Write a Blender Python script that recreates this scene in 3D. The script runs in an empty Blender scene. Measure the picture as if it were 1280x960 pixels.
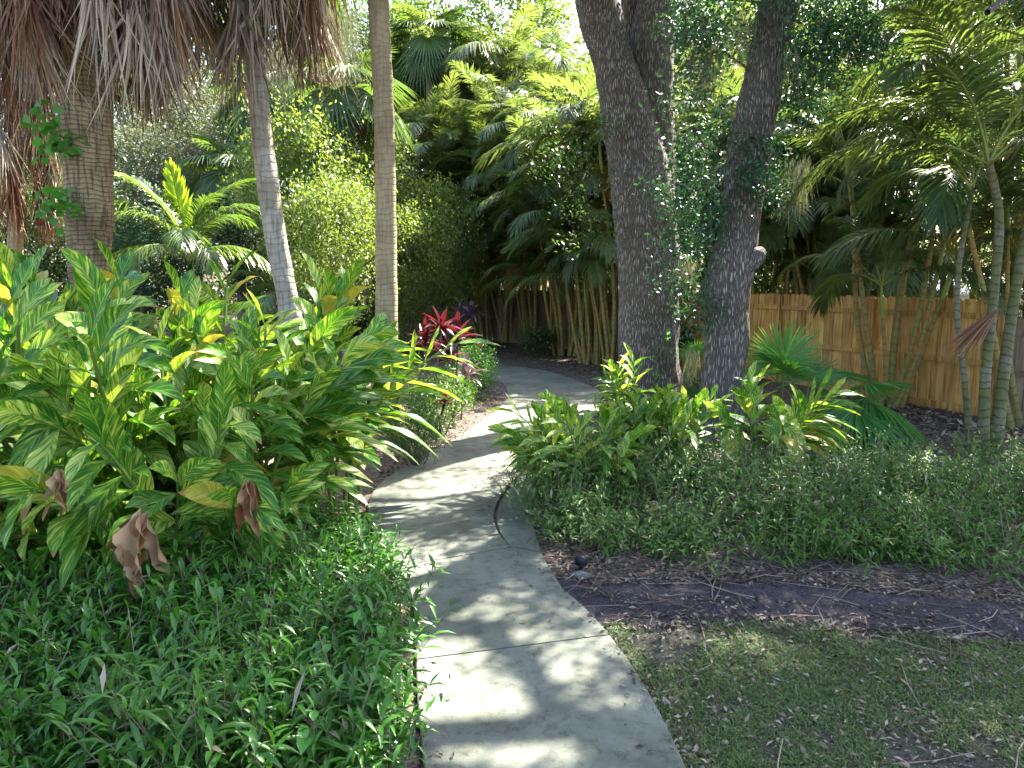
import bpy, math, random
import numpy as np
from mathutils import Vector

R = math.radians
rng = np.random.default_rng(7)
random.seed(7)
scene = bpy.context.scene
COL = scene.collection
H = 2.08
F = 930.0
PITCH = math.atan(127 / 930)
cp, sp = math.cos(PITCH), math.sin(PITCH)

# ------------------------------------------------------------------ measuring
def ray(px, py):
    x = (px - 640) / F
    y = (480 - py) / F
    return np.array([x, y * sp + cp, y * cp - sp])
def at(px, py, Y):
    d = ray(px, py)
    return np.array([0, 0, H]) + d * (Y / d[1])
def g(px, py, z=0.0):
    d = ray(px, py)
    return np.array([0, 0, H]) + d * ((z - H) / d[2])
def project(P):
    P = np.atleast_2d(P) - np.array([0, 0, H])
    f = P[:, 1] * cp - P[:, 2] * sp
    u = P[:, 1] * sp + P[:, 2] * cp
    f = np.where(f < .05, .05, f)
    return 640 + F * P[:, 0] / f, 480 - F * u / f

def norm(v):
    return v / np.maximum(np.linalg.norm(v, axis=-1, keepdims=True), 1e-9)
def unit_rand(n):
    return norm(rng.normal(size=(n, 3)))
_perm = rng.random((64, 64, 64))
def vnoise(P):
    P = np.asarray(P, float)
    i = np.floor(P).astype(int)
    f = P - i
    f = f * f * (3 - 2 * f)
    i0 = i & 63
    i1 = (i + 1) & 63
    def c(a, b, d): return _perm[a[..., 0], b[..., 1], d[..., 2]]
    x0 = c(i0, i0, i0) * (1 - f[..., 0]) + c(i1, i0, i0) * f[..., 0]
    x1 = c(i0, i1, i0) * (1 - f[..., 0]) + c(i1, i1, i0) * f[..., 0]
    x2 = c(i0, i0, i1) * (1 - f[..., 0]) + c(i1, i0, i1) * f[..., 0]
    x3 = c(i0, i1, i1) * (1 - f[..., 0]) + c(i1, i1, i1) * f[..., 0]
    y0 = x0 * (1 - f[..., 1]) + x1 * f[..., 1]
    y1 = x2 * (1 - f[..., 1]) + x3 * f[..., 1]
    return y0 * (1 - f[..., 2]) + y1 * f[..., 2]

# ------------------------------------------------------------------ mesh maker
class MB:
    def __init__(s):
        s.v = []; s.q = []; s.uv = []; s.t = []; s.m = []; s.n = 0
    def add(s, V, Q, uv=None, tint=.5, mat=0):
        V = np.asarray(V, float).reshape(-1, 3)
        Q = np.asarray(Q, int).reshape(-1, 4)
        s.v.append(V); s.q.append(Q + s.n)
        s.uv.append(np.zeros((len(V), 2)) if uv is None else np.asarray(uv, float).reshape(-1, 2))
        s.t.append(np.broadcast_to(np.asarray(tint, float), (len(V),)).copy())
        s.m.append(np.full(len(Q), mat)); s.n += len(V)
    def mesh(s, name, mats, smooth=True):
        V = np.concatenate(s.v); Q = np.concatenate(s.q)
        uv = np.concatenate(s.uv); t = np.concatenate(s.t); m = np.concatenate(s.m)
        me = bpy.data.meshes.new(name)
        me.vertices.add(len(V)); me.vertices.foreach_set('co', V.ravel().astype(np.float32))
        me.loops.add(Q.size); me.loops.foreach_set('vertex_index', Q.ravel().astype(np.int32))
        me.polygons.add(len(Q)); me.polygons.foreach_set('loop_start', np.arange(0, Q.size, 4, dtype=np.int32))
        me.polygons.foreach_set('material_index', m.astype(np.int32))
        me.polygons.foreach_set('use_smooth', np.full(len(Q), smooth))
        me.update(calc_edges=True)
        ul = me.uv_layers.new(name='uv'); ul.data.foreach_set('uv', uv[Q.ravel()].ravel().astype(np.float32))
        a = me.attributes.new('tint', 'FLOAT', 'POINT'); a.data.foreach_set('value', t.astype(np.float32))
        for x in (mats if isinstance(mats, (list, tuple)) else [mats]): me.materials.append(x)
        return me
    def build(s, name, mats, parent=None, smooth=True):
        return link(name, s.mesh(name, mats, smooth), parent)

def link(name, me, parent=None, loc=None, rot=None, scale=None):
    o = bpy.data.objects.new(name, me); COL.objects.link(o)
    if parent is not None: o.parent = parent
    if loc is not None: o.location = loc
    if rot is not None: o.rotation_euler = rot
    if scale is not None: o.scale = scale if hasattr(scale, '__len__') else (scale,) * 3
    return o
def tag(o, label=None, cat=None, group=None, kind=None):
    if label: o['label'] = label
    if cat: o['category'] = cat
    if group: o['group'] = group
    if kind: o['kind'] = kind
    return o
def thing(name, loc, label, cat, group=None, rz=0):
    o = bpy.data.objects.new(name, None); COL.objects.link(o)
    o.empty_display_size = .1
    o.location = loc; o.rotation_euler = (0, 0, rz)
    return tag(o, label, cat, group)

def grid_quads(nr, nc):
    i = np.arange(nr - 1)[:, None] * nc + np.arange(nc - 1)[None, :]
    return np.stack([i, i + 1, i + nc + 1, i + nc], -1).reshape(-1, 4)

def blades(mb, base, d, up, L, W, droop=.2, nseg=3, across=2, fold=.15, prof=None, tint=.5, mat=0, wave=0., curl=0.):
    base = np.asarray(base, float).reshape(-1, 3); N = len(base)
    d = norm(np.broadcast_to(np.asarray(d, float), (N, 3)))
    up = np.broadcast_to(np.asarray(up, float), (N, 3))
    L = np.broadcast_to(np.asarray(L, float), (N,)); W = np.broadcast_to(np.asarray(W, float), (N,))
    droop = np.broadcast_to(np.asarray(droop, float), (N,))
    tint = np.broadcast_to(np.asarray(tint, float), (N,))
    side = np.cross(d, up)
    bad = np.linalg.norm(side, axis=1) < 1e-3
    side[bad] = np.cross(d[bad], [1, 0.1, 0])
    side = norm(side); nn = np.cross(side, d)
    t = np.linspace(0, 1, nseg + 1)
    if prof is None: prof = lambda x: np.sin(np.pi * np.clip(x, 0, 1) ** .8) ** .9 + .02
    w = prof(t)
    C = base[:, None] + d[:, None] * (L[:, None] * t)[..., None] + np.array([0, 0, -1.]) * (droop[:, None] * L[:, None] * t ** 2)[..., None]
    if np.any(curl):
        cu = np.broadcast_to(np.asarray(curl, float), (N,))
        C = C + side[:, None] * (cu[:, None] * L[:, None] * t ** 2)[..., None]
    u = np.linspace(-1, 1, across + 1)
    hw = (W[:, None] * w)[..., None] * .5
    V = C[:, :, None] + side[:, None, None] * (hw * u)[..., None] + nn[:, None, None] * (hw * np.abs(u) * fold * 2)[..., None]
    if wave:
        ph = rng.random((N, 1, 1)) * 6.28
        V = V + nn[:, None, None] * (hw * np.abs(u) * wave * np.sin(ph + t[None, :, None] * 14 + u * 2))[..., None]
    nr, nc = nseg + 1, across + 1
    q = grid_quads(nr, nc)
    Q = (np.arange(N)[:, None, None] * (nr * nc) + q[None]).reshape(-1, 4)
    uv = np.broadcast_to(np.stack(np.broadcast_arrays((u[None] + 1) / 2, t[:, None]), -1)[None], (N, nr, nc, 2))
    mb.add(V, Q, uv, np.repeat(tint, nr * nc), mat)

def tube(mb, pts, rad, sides=8, tint=.5, mat=0, disp=None, cap=True):
    pts = np.asarray(pts, float); K = len(pts)
    rad = np.broadcast_to(np.asarray(rad, float), (K,))
    tan = norm(np.gradient(pts, axis=0))
    ref = np.array([1., 0, 0]) if abs(tan[0][0]) < .8 else np.array([0, 1., 0])
    a = np.zeros((K, 3)); x = ref
    for k in range(K):
        x = x - tan[k] * np.dot(x, tan[k]); x = x / np.linalg.norm(x); a[k] = x
    b = np.cross(tan, a)
    th = np.linspace(0, 2 * np.pi, sides + 1)
    dirs = a[:, None] * np.cos(th)[None, :, None] + b[:, None] * np.sin(th)[None, :, None]
    seg = np.concatenate([[0], np.cumsum(np.linalg.norm(np.diff(pts, axis=0), axis=1))])
    rr = np.broadcast_to(rad[:, None], (K, sides + 1)).copy()
    if disp is not None:
        dd = disp(pts[:, None] + dirs * rad[:, None, None], np.broadcast_to(th, (K, sides + 1)), np.broadcast_to(seg[:, None], (K, sides + 1)))
        dd[:, -1] = dd[:, 0]; rr = rr + dd
    V = pts[:, None] + dirs * rr[..., None]
    uv = np.stack(np.broadcast_arrays(th[None] / (2 * np.pi), seg[:, None]), -1)
    mb.add(V, grid_quads(K, sides + 1), uv, tint, mat)
    if cap:
        for k in (0, K - 1):
            m = sides // 2
            ring = V[k][:sides]; c = pts[k]
            VV = np.vstack([ring, c[None]])
            Q = [[i, (i + 1) % sides, (i + 2) % sides, sides] for i in range(0, sides, 2)]
            mb.add(VV, Q, None, tint, mat)

def smooth_path(P, n):
    P = np.asarray(P, float)
    s = np.concatenate([[0], np.cumsum(np.linalg.norm(np.diff(P[:, :3], axis=0), axis=1))])
    u = np.linspace(0, s[-1], n)
    # catmull-rom
    out = np.zeros((n, P.shape[1]))
    m = np.gradient(P, s, axis=0)
    k = np.clip(np.searchsorted(s, u, side='right') - 1, 0, len(s) - 2)
    h = (s[k + 1] - s[k]); t = (u - s[k]) / h
    h00 = 2 * t ** 3 - 3 * t ** 2 + 1; h10 = t ** 3 - 2 * t ** 2 + t; h01 = -2 * t ** 3 + 3 * t ** 2; h11 = t ** 3 - t ** 2
    out = h00[:, None] * P[k] + (h10 * h)[:, None] * m[k] + h01[:, None] * P[k + 1] + (h11 * h)[:, None] * m[k + 1]
    return out

def box(mb, c, s, rz=0., tint=.5, mat=0):
    x, y, z = s[0] / 2, s[1] / 2, s[2] / 2
    V = np.array([[-x, -y, -z], [x, -y, -z], [x, y, -z], [-x, y, -z], [-x, -y, z], [x, -y, z], [x, y, z], [-x, y, z]])
    cr, sr = math.cos(rz), math.sin(rz)
    V = V @ np.array([[cr, sr, 0], [-sr, cr, 0], [0, 0, 1]]) + np.asarray(c)
    mb.add(V, [[0, 3, 2, 1], [4, 5, 6, 7], [0, 1, 5, 4], [1, 2, 6, 5], [2, 3, 7, 6], [3, 0, 4, 7]], None, tint, mat)

# ------------------------------------------------------------------ materials
def newmat(name):
    m = bpy.data.materials.new(name); m.use_nodes = True
    nt = m.node_tree; nt.nodes.clear()
    return m, nt, nt.nodes, nt.links
def N(nodes, t, **kw):
    n = nodes.new(t)
    for k, v in kw.items():
        if hasattr(n, k): setattr(n, k, v)
    return n
def math_node(nodes, links, op, a, b=None):
    n = nodes.new('ShaderNodeMath'); n.operation = op
    for i, x in enumerate((a, b)):
        if x is None: continue
        if isinstance(x, (int, float)): n.inputs[i].default_value = x
        else: links.new(x, n.inputs[i])
    return n.outputs[0]
def ramp(nodes, links, fac, stops):
    r = nodes.new('ShaderNodeValToRGB'); cr = r.color_ramp
    while len(cr.elements) < len(stops): cr.elements.new(.5)
    for e, (p, c) in zip(cr.elements, stops):
        e.position = p; e.color = (*c, 1)
    links.new(fac, r.inputs[0]); return r.outputs[0]
def mixc(nodes, links, fac, a, b, mode='MIX'):
    n = nodes.new('ShaderNodeMix'); n.data_type = 'RGBA'; n.blend_type = mode
    for sock, x in ((n.inputs[0], fac), (n.inputs[6], a), (n.inputs[7], b)):
        if isinstance(x, (int, float)): sock.default_value = x
        elif isinstance(x, tuple): sock.default_value = (*x, 1)
        else: links.new(x, sock)
    return n.outputs[2]

def finish_leaf(nodes, links, col, trans, tfac, rough, spec=.5, bump=None):
    p = N(nodes, 'ShaderNodeBsdfPrincipled'); links.new(col, p.inputs['Base Color'])
    p.inputs['Roughness'].default_value = rough
    p.inputs['Specular IOR Level'].default_value = spec
    out = N(nodes, 'ShaderNodeOutputMaterial')
    if bump is not None: links.new(bump, p.inputs['Normal'])
    if tfac > 0:
        t = N(nodes, 'ShaderNodeBsdfTranslucent'); links.new(trans, t.inputs[0])
        mx = N(nodes, 'ShaderNodeMixShader'); mx.inputs[0].default_value = tfac
        links.new(p.outputs[0], mx.inputs[1]); links.new(t.outputs[0], mx.inputs[2]); links.new(mx.outputs[0], out.inputs[0])
    else: links.new(p.outputs[0], out.inputs[0])

def leaf_mat(name, dark, light, tfac=.35, rough=.4, spec=.5, tgain=1.6, objvar=.5):
    m, nt, nodes, links = newmat(name)
    a = N(nodes, 'ShaderNodeAttribute', attribute_name='tint')
    oi = N(nodes, 'ShaderNodeObjectInfo')
    v = math_node(nodes, links, 'MULTIPLY_ADD', oi.outputs['Random'], objvar)
    v.node.inputs[2].default_value = -objvar / 2
    f = math_node(nodes, links, 'ADD', a.outputs['Fac'], v)
    f.node.use_clamp = True
    col = mixc(nodes, links, f, dark, light)
    tr = mixc(nodes, links, 1.0, col, (tgain * 1.1, tgain, tgain * .45), 'MULTIPLY')
    finish_leaf(nodes, links, col, tr, tfac, rough, spec)
    return m

M = {}
M['areca'] = leaf_mat('areca_leaf', (.035, .075, .028), (.11, .17, .05), .40, .38, .5)
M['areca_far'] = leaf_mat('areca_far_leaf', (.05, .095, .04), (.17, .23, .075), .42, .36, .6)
M['areca_yellow'] = leaf_mat('areca_yellowed', (.22, .15, .02), (.42, .27, .05), .4, .45, .4, 1.2)
M['coconut'] = leaf_mat('coconut_leaf', (.04, .10, .02), (.14, .22, .04), .35, .28, .8)
M['spear'] = leaf_mat('spear_leaf', (.20, .36, .02), (.38, .5, .04), .45, .4, .4, 1.3)
M['fan'] = leaf_mat('fan_leaf', (.03, .14, .03), (.09, .26, .06), .35, .33, .5)
M['fan_far'] = leaf_mat('fan_far_leaf', (.03, .075, .025), (.10, .17, .04), .35, .35, .6)
M['fan_yellow'] = leaf_mat('fan_yellowed', (.35, .16, .03), (.5, .33, .06), .35, .5, .3, 1.2)
M['oak'] = leaf_mat('oak_leaf', (.012, .05, .028), (.04, .11, .05), .25, .38, .5, 1.4)
M['oakhigh'] = leaf_mat('oak_crown_leaf', (.02, .06, .015), (.06, .12, .025), .3, .4, .5)
M['bright'] = leaf_mat('bright_shrub_leaf', (.06, .115, .03), (.19, .26, .065), .42, .38, .5)
M['olive'] = leaf_mat('background_leaf', (.03, .07, .02), (.09, .14, .04), .35, .42, .5)
M['grey'] = leaf_mat('grey_green_leaf', (.09, .12, .08), (.2, .23, .16), .3, .5, .4, 1.2)
M['cover'] = leaf_mat('groundcover_leaf', (.014, .07, .008), (.065, .20, .018), .32, .32, .55)
M['cover_r'] = leaf_mat('groundcover_right_leaf', (.03, .09, .016), (.11, .22, .04), .32, .45, .35)
M['cover_s'] = leaf_mat('groundcover_stem', (.10, .075, .05), (.2, .16, .11), 0, .7, .2)
M['grass'] = leaf_mat('grass_blade', (.04, .085, .022), (.135, .19, .06), .3, .5, .3)
M['ti'] = leaf_mat('ti_leaf', (.03, .006, .014), (.11, .008, .018), .3, .3, .6, 1.5)
M['tipurple'] = leaf_mat('ti_purple_leaf', (.06, .035, .07), (.2, .14, .22), .2, .3, .6, 1.2)
M['shrub'] = leaf_mat('small_shrub_leaf', (.025, .09, .02), (.08, .22, .035), .35, .4, .5)
M['litter'] = leaf_mat('litter_leaf', (.06, .04, .026), (.42, .34, .25), .1, .6, .3, 1.)
M['deadleaf'] = leaf_mat('dead_ginger_leaf', (.20, .07, .025), (.52, .36, .22), .2, .5, .3, 1.)
M['skirt'] = leaf_mat('dead_palm_leaf', (.07, .045, .028), (.54, .45, .34), .15, .55, .3, 1., .8)
M['skirtred'] = leaf_mat('dead_palm_leaf_rust', (.10, .04, .02), (.32, .17, .09), .15, .55, .3, 1., .8)
M['moss'] = leaf_mat('spanish_moss_strand', (.13, .15, .11), (.27, .29, .22), .25, .8, .1, 1.)
M['vine'] = leaf_mat('vine_leaf', (.03, .14, .02), (.09, .28, .04), .35, .35, .5)
M['flower'] = leaf_mat('red_flower', (.5, .02, .03), (.6, .05, .05), .2, .5, .3, 1.)

def ginger_mat():
    m, nt, nodes, links = newmat('ginger_leaf')
    uvn = N(nodes, 'ShaderNodeUVMap', uv_map='uv')
    sx = N(nodes, 'ShaderNodeSeparateXYZ'); links.new(uvn.outputs[0], sx.inputs[0])
    a = N(nodes, 'ShaderNodeAttribute', attribute_name='tint')
    w = math_node(nodes, links, 'ABSOLUTE', math_node(nodes, links, 'MULTIPLY_ADD', sx.outputs[0], 2.))
    w.node.inputs[0].links[0].from_node.inputs[2].default_value = -1.
    sgn = math_node(nodes, links, 'SIGN', math_node(nodes, links, 'SUBTRACT', sx.outputs[0], .5))
    c = math_node(nodes, links, 'SUBTRACT', sx.outputs[1], math_node(nodes, links, 'MULTIPLY', w, .27))
    k1 = math_node(nodes, links, 'MULTIPLY', c, 17.)
    k2 = math_node(nodes, links, 'ADD', k1, math_node(nodes, links, 'MULTIPLY', sgn, 37.))
    k3 = math_node(nodes, links, 'ADD', k2, math_node(nodes, links, 'MULTIPLY', a.outputs['Fac'], 300.))
    cb = N(nodes, 'ShaderNodeCombineXYZ'); links.new(k3, cb.inputs[0])
    links.new(math_node(nodes, links, 'MULTIPLY', w, .7), cb.inputs[1])
    nz = N(nodes, 'ShaderNodeTexNoise'); nz.inputs['Scale'].default_value = 1.0; nz.inputs['Detail'].default_value = 3.; nz.inputs['Roughness'].default_value = .65
    links.new(cb.outputs[0], nz.inputs['Vector'])
    nzb = N(nodes, 'ShaderNodeTexNoise'); nzb.inputs['Scale'].default_value = .9; nzb.inputs['Detail'].default_value = 1.
    geo = N(nodes, 'ShaderNodeNewGeometry'); links.new(geo.outputs['Position'], nzb.inputs['Vector'])
    f = math_node(nodes, links, 'ADD', nz.outputs['Fac'], math_node(nodes, links, 'MULTIPLY', math_node(nodes, links, 'SUBTRACT', a.outputs['Fac'], .5), .16))
    col = ramp(nodes, links, f, [(.36, (.022, .10, .014)), (.46, (.06, .20, .02)), (.53, (.14, .30, .03)), (.60, (.42, .50, .11)), (.74, (.58, .60, .2))])
    # cream midrib
    rib = math_node(nodes, links, 'LESS_THAN', w, .045)
    col = mixc(nodes, links, math_node(nodes, links, 'MULTIPLY', rib, .7), col, (.25, .40, .07))
    col = mixc(nodes, links, math_node(nodes, links, 'MULTIPLY', math_node(nodes, links, 'GREATER_THAN', a.outputs['Fac'], .972), .6), col, (.46, .36, .06))
    tipn = math_node(nodes, links, 'ADD', sx.outputs[1], math_node(nodes, links, 'MULTIPLY', nz.outputs['Fac'], .25))
    tipm = ramp(nodes, links, math_node(nodes, links, 'ADD', tipn, math_node(nodes, links, 'MULTIPLY', a.outputs['Fac'], .10)), [(.0, (0, 0, 0)), (.98, (0, 0, 0)), (1., (1, 1, 1))])
    tipm = math_node(nodes, links, 'GREATER_THAN', math_node(nodes, links, 'ADD', tipn, math_node(nodes, links, 'MULTIPLY', a.outputs['Fac'], .12)), 1.135)
    col = mixc(nodes, links, tipm, col, (.30, .17, .06))
    # fine parallel vein bump
    wv = N(nodes, 'ShaderNodeMath', operation='SINE'); links.new(math_node(nodes, links, 'MULTIPLY', c, 330.), wv.inputs[0])
    bp = N(nodes, 'ShaderNodeBump'); bp.inputs['Strength'].default_value = .18; bp.inputs['Distance'].default_value = .003
    links.new(wv.outputs[0], bp.inputs['Height'])
    tr = mixc(nodes, links, 1.0, col, (1.7, 1.5, .6), 'MULTIPLY')
    finish_leaf(nodes, links, col, tr, .38, .40, .45, bp.outputs[0])
    return m
M['ginger'] = ginger_mat()

def simple_mat(name, col, rough=.6, spec=.3):
    m, nt, nodes, links = newmat(name)
    p = N(nodes, 'ShaderNodeBsdfPrincipled'); o = N(nodes, 'ShaderNodeOutputMaterial')
    tc = N(nodes, 'ShaderNodeTexCoord'); nz = N(nodes, 'ShaderNodeTexNoise'); nz.inputs['Scale'].default_value = 9.; nz.inputs['Detail'].default_value = 5.
    links.new(tc.outputs['Object'], nz.inputs['Vector'])
    c = mixc(nodes, links, nz.outputs['Fac'], tuple(x * .6 for x in col), tuple(min(1, x * 1.35) for x in col))
    links.new(c, p.inputs['Base Color']); p.inputs['Roughness'].default_value = rough; p.inputs['Specular IOR Level'].default_value = spec
    links.new(p.outputs[0], o.inputs[0]); return m
M['stem'] = simple_mat('green_stem', (.10, .14, .03), .45)
M['gstem'] = simple_mat('ginger_stem', (.13, .20, .04), .4)
M['ystem'] = simple_mat('areca_rachis', (.20, .22, .05), .45)
M['dstem'] = simple_mat('dead_petiole', (.22, .13, .07), .6)
M['twig'] = simple_mat('twig_bark', (.11, .09, .07), .8)
M['bgtrunk'] = simple_mat('background_bark', (.11, .095, .075), .85)
M['black'] = simple_mat('black_plastic', (.015, .016, .02), .45)
M['greystone'] = simple_mat('grey_stone', (.09, .105, .10), .8)
M['roof'] = simple_mat('pale_metal_roof', (.62, .66, .70), .5)
M['wall'] = simple_mat('cream_wall', (.62, .56, .44), .8)

def ring_trunk_mat(name, base, alt, ring=14., ringdark=.45, crack=.5, patch=None, patchamt=.5, bumpd=.012):
    m, nt, nodes, links = newmat(name)
    uvn = N(nodes, 'ShaderNodeUVMap', uv_map='uv'); tc = N(nodes, 'ShaderNodeTexCoord')
    sx = N(nodes, 'ShaderNodeSeparateXYZ'); links.new(uvn.outputs[0], sx.inputs[0])
    nz = N(nodes, 'ShaderNodeTexNoise'); nz.inputs['Scale'].default_value = 5.; nz.inputs['Detail'].default_value = 6.
    links.new(tc.outputs['Object'], nz.inputs['Vector'])
    n0 = N(nodes, 'ShaderNodeTexNoise'); n0.inputs['Scale'].default_value = 1.7; n0.inputs['Detail'].default_value = 2.; links.new(tc.outputs['Object'], n0.inputs['Vector'])
    v = math_node(nodes, links, 'ADD', math_node(nodes, links, 'MULTIPLY', sx.outputs[1], ring), math_node(nodes, links, 'ADD', math_node(nodes, links, 'MULTIPLY', nz.outputs['Fac'], 1.6), math_node(nodes, links, 'MULTIPLY', n0.outputs['Fac'], 3.)))
    fr = math_node(nodes, links, 'FRACT', v)
    rg = ramp(nodes, links, fr, [(0, (0, 0, 0)), (.10, (0, 0, 0)), (.22, (1, 1, 1)), (.9, (.8, .8, .8)), (1., (.1, .1, .1))])
    # vertical cracks
    mp = N(nodes, 'ShaderNodeMapping'); mp.inputs['Scale'].default_value = (38, 38, 3.5); links.new(tc.outputs['Object'], mp.inputs['Vector'])
    n2 = N(nodes, 'ShaderNodeTexNoise'); n2.inputs['Scale'].default_value = 1.; n2.inputs['Detail'].default_value = 4.; links.new(mp.outputs[0], n2.inputs['Vector'])
    ck = ramp(nodes, links, n2.outputs['Fac'], [(.36, (0, 0, 0)), (.5, (1, 1, 1))])
    col = mixc(nodes, links, nz.outputs['Fac'], base, alt)
    n3 = N(nodes, 'ShaderNodeTexNoise'); n3.inputs['Scale'].default_value = 2.2; n3.inputs['Detail'].default_value = 8.; links.new(tc.outputs['Object'], n3.inputs['Vector'])
    if patch:
        pf = ramp(nodes, links, n3.outputs['Fac'], [(.48, (0, 0, 0)), (.58, (1, 1, 1))])
        col = mixc(nodes, links, math_node(nodes, links, 'MULTIPLY', pf, patchamt), col, patch)
    inv = math_node(nodes, links, 'MULTIPLY', math_node(nodes, links, 'SUBTRACT', 1., rg), ringdark)
    col = mixc(nodes, links, inv, col, tuple(x * .35 for x in base))
    inv2 = math_node(nodes, links, 'MULTIPLY', math_node(nodes, links, 'SUBTRACT', 1., ck), crack)
    col = mixc(nodes, links, inv2, col, tuple(x * .3 for x in base))
    h = math_node(nodes, links, 'ADD', math_node(nodes, links, 'MULTIPLY', rg, .6), math_node(nodes, links, 'MULTIPLY', ck, crack))
    bp = N(nodes, 'ShaderNodeBump'); bp.inputs['Strength'].default_value = .8; bp.inputs['Distance'].default_value = bumpd; links.new(h, bp.inputs['Height'])
    p = N(nodes, 'ShaderNodeBsdfPrincipled'); o = N(nodes, 'ShaderNodeOutputMaterial')
    links.new(col, p.inputs['Base Color']); links.new(bp.outputs[0], p.inputs['Normal']); p.inputs['Roughness'].default_value = .8; p.inputs['Specular IOR Level'].default_value = .25
    links.new(p.outputs[0], o.inputs[0]); return m
M['trunkA'] = ring_trunk_mat('washingtonia_trunk', (.20, .145, .075), (.34, .27, .15), 22., .5, .7, (.13, .085, .05), .7, .02)
M['trunkB'] = ring_trunk_mat('slim_palm_trunk', (.24, .2, .15), (.4, .36, .29), 11., .28, .45, (.5, .48, .42), .5)
M['trunkC'] = ring_trunk_mat('pale_palm_trunk', (.27, .21, .12), (.42, .34, .21), 14., .2, .3, (.22, .16, .09), .5)
M['cane'] = ring_trunk_mat('areca_cane', (.17, .175, .05), (.32, .26, .09), 7., .4, .1, (.36, .19, .06), .6)
M['caneR'] = ring_trunk_mat('ringed_palm_stem', (.085, .10, .03), (.17, .155, .07), 10., .5, .2, (.20, .18, .14), .7)
M['crownshaft'] = simple_mat('crownshaft', (.20, .25, .05), .4)

def oak_bark():
    m, nt, nodes, links = newmat('oak_bark')
    tc = N(nodes, 'ShaderNodeTexCoord')
    mp = N(nodes, 'ShaderNodeMapping'); mp.inputs['Scale'].default_value = (40, 40, 6.); links.new(tc.outputs['Object'], mp.inputs['Vector'])
    vo = N(nodes, 'ShaderNodeTexVoronoi', feature='DISTANCE_TO_EDGE'); vo.inputs['Scale'].default_value = 1.; vo.inputs['Randomness'].default_value = .95
    n1 = N(nodes, 'ShaderNodeTexNoise'); n1.inputs['Scale'].default_value = 1.2; n1.inputs['Detail'].default_value = 5.; links.new(mp.outputs[0], n1.inputs['Vector'])
    av = N(nodes, 'ShaderNodeVectorMath', operation='MULTIPLY_ADD'); links.new(n1.outputs['Color'], av.inputs[0]); av.inputs[1].default_value = (.9, .9, .9); links.new(mp.outputs[0], av.inputs[2])
    links.new(av.outputs[0], vo.inputs['Vector'])
    e = ramp(nodes, links, vo.outputs['Distance'], [(.0, (0, 0, 0)), (.1, (.25, .25, .25)), (.28, (1, 1, 1))])
    n2 = N(nodes, 'ShaderNodeTexNoise'); n2.inputs['Scale'].default_value = 2.5; n2.inputs['Detail'].default_value = 9.; n2.inputs['Roughness'].default_value = .7; links.new(tc.outputs['Object'], n2.inputs['Vector'])
    n4 = N(nodes, 'ShaderNodeTexNoise'); n4.inputs['Scale'].default_value = 60.; n4.inputs['Detail'].default_value = 3.; links.new(tc.outputs['Object'], n4.inputs['Vector'])
    plate = ramp(nodes, links, n2.outputs['Fac'], [(.3, (.25, .21, .175)), (.5, (.36, .315, .27)), (.66, (.46, .42, .38)), (.75, (.36, .37, .30))])
    plate = mixc(nodes, links, .25, plate, n4.outputs['Fac'], 'OVERLAY')
    col = mixc(nodes, links, e, (.085, .07, .06), plate)
    h = math_node(nodes, links, 'ADD', e, math_node(nodes, links, 'MULTIPLY', n4.outputs['Fac'], .35))
    bp = N(nodes, 'ShaderNodeBump'); bp.inputs['Strength'].default_value = 1.; bp.inputs['Distance'].default_value = .03; links.new(h, bp.inputs['Height'])
    p = N(nodes, 'ShaderNodeBsdfPrincipled'); o = N(nodes, 'ShaderNodeOutputMaterial')
    links.new(col, p.inputs['Base Color']); links.new(bp.outputs[0], p.inputs['Normal']); p.inputs['Roughness'].default_value = .85; p.inputs['Specular IOR Level'].default_value = .25
    links.new(p.outputs[0], o.inputs[0]); return m
M['oakbark'] = oak_bark()

def ground_mat(name, stops, scale=7., fine=70., bump=.03, finemix=.55):
    m, nt, nodes, links = newmat(name)
    tc = N(nodes, 'ShaderNodeTexCoord')
    n1 = N(nodes, 'ShaderNodeTexNoise'); n1.inputs['Scale'].default_value = scale; n1.inputs['Detail'].default_value = 8.; n1.inputs['Roughness'].default_value = .7; links.new(tc.outputs['Object'], n1.inputs['Vector'])
    vo = N(nodes, 'ShaderNodeTexVoronoi'); vo.inputs['Scale'].default_value = fine; links.new(tc.outputs['Object'], vo.inputs['Vector'])
    sc = N(nodes, 'ShaderNodeSeparateColor'); links.new(vo.outputs['Color'], sc.inputs[0])
    f = math_node(nodes, links, 'ADD', math_node(nodes, links, 'MULTIPLY', n1.outputs['Fac'], 1 - finemix), math_node(nodes, links, 'MULTIPLY', sc.outputs[0], finemix))
    col = ramp(nodes, links, f, stops)
    h = math_node(nodes, links, 'ADD', n1.outputs['Fac'], math_node(nodes, links, 'MULTIPLY', sc.outputs[1], .6))
    bp = N(nodes, 'ShaderNodeBump'); bp.inputs['Strength'].default_value = .9; bp.inputs['Distance'].default_value = bump; links.new(h, bp.inputs['Height'])
    p = N(nodes, 'ShaderNodeBsdfPrincipled'); o = N(nodes, 'ShaderNodeOutputMaterial')
    links.new(col, p.inputs['Base Color']); links.new(bp.outputs[0], p.inputs['Normal']); p.inputs['Roughness'].default_value = .9; p.inputs['Specular IOR Level'].default_value = .2
    links.new(p.outputs[0], o.inputs[0]); return m
M['soil'] = ground_mat('mulch_soil', [(.2, (.035, .026, .02)), (.45, (.085, .062, .05)), (.65, (.16, .12, .10)), (.85, (.3, .25, .21))], 5., 45.)
M['strip'] = ground_mat('dark_mulch', [(.2, (.018, .015, .018)), (.5, (.038, .032, .039)), (.8, (.075, .066, .076))], 3., 90., .015)
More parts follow.
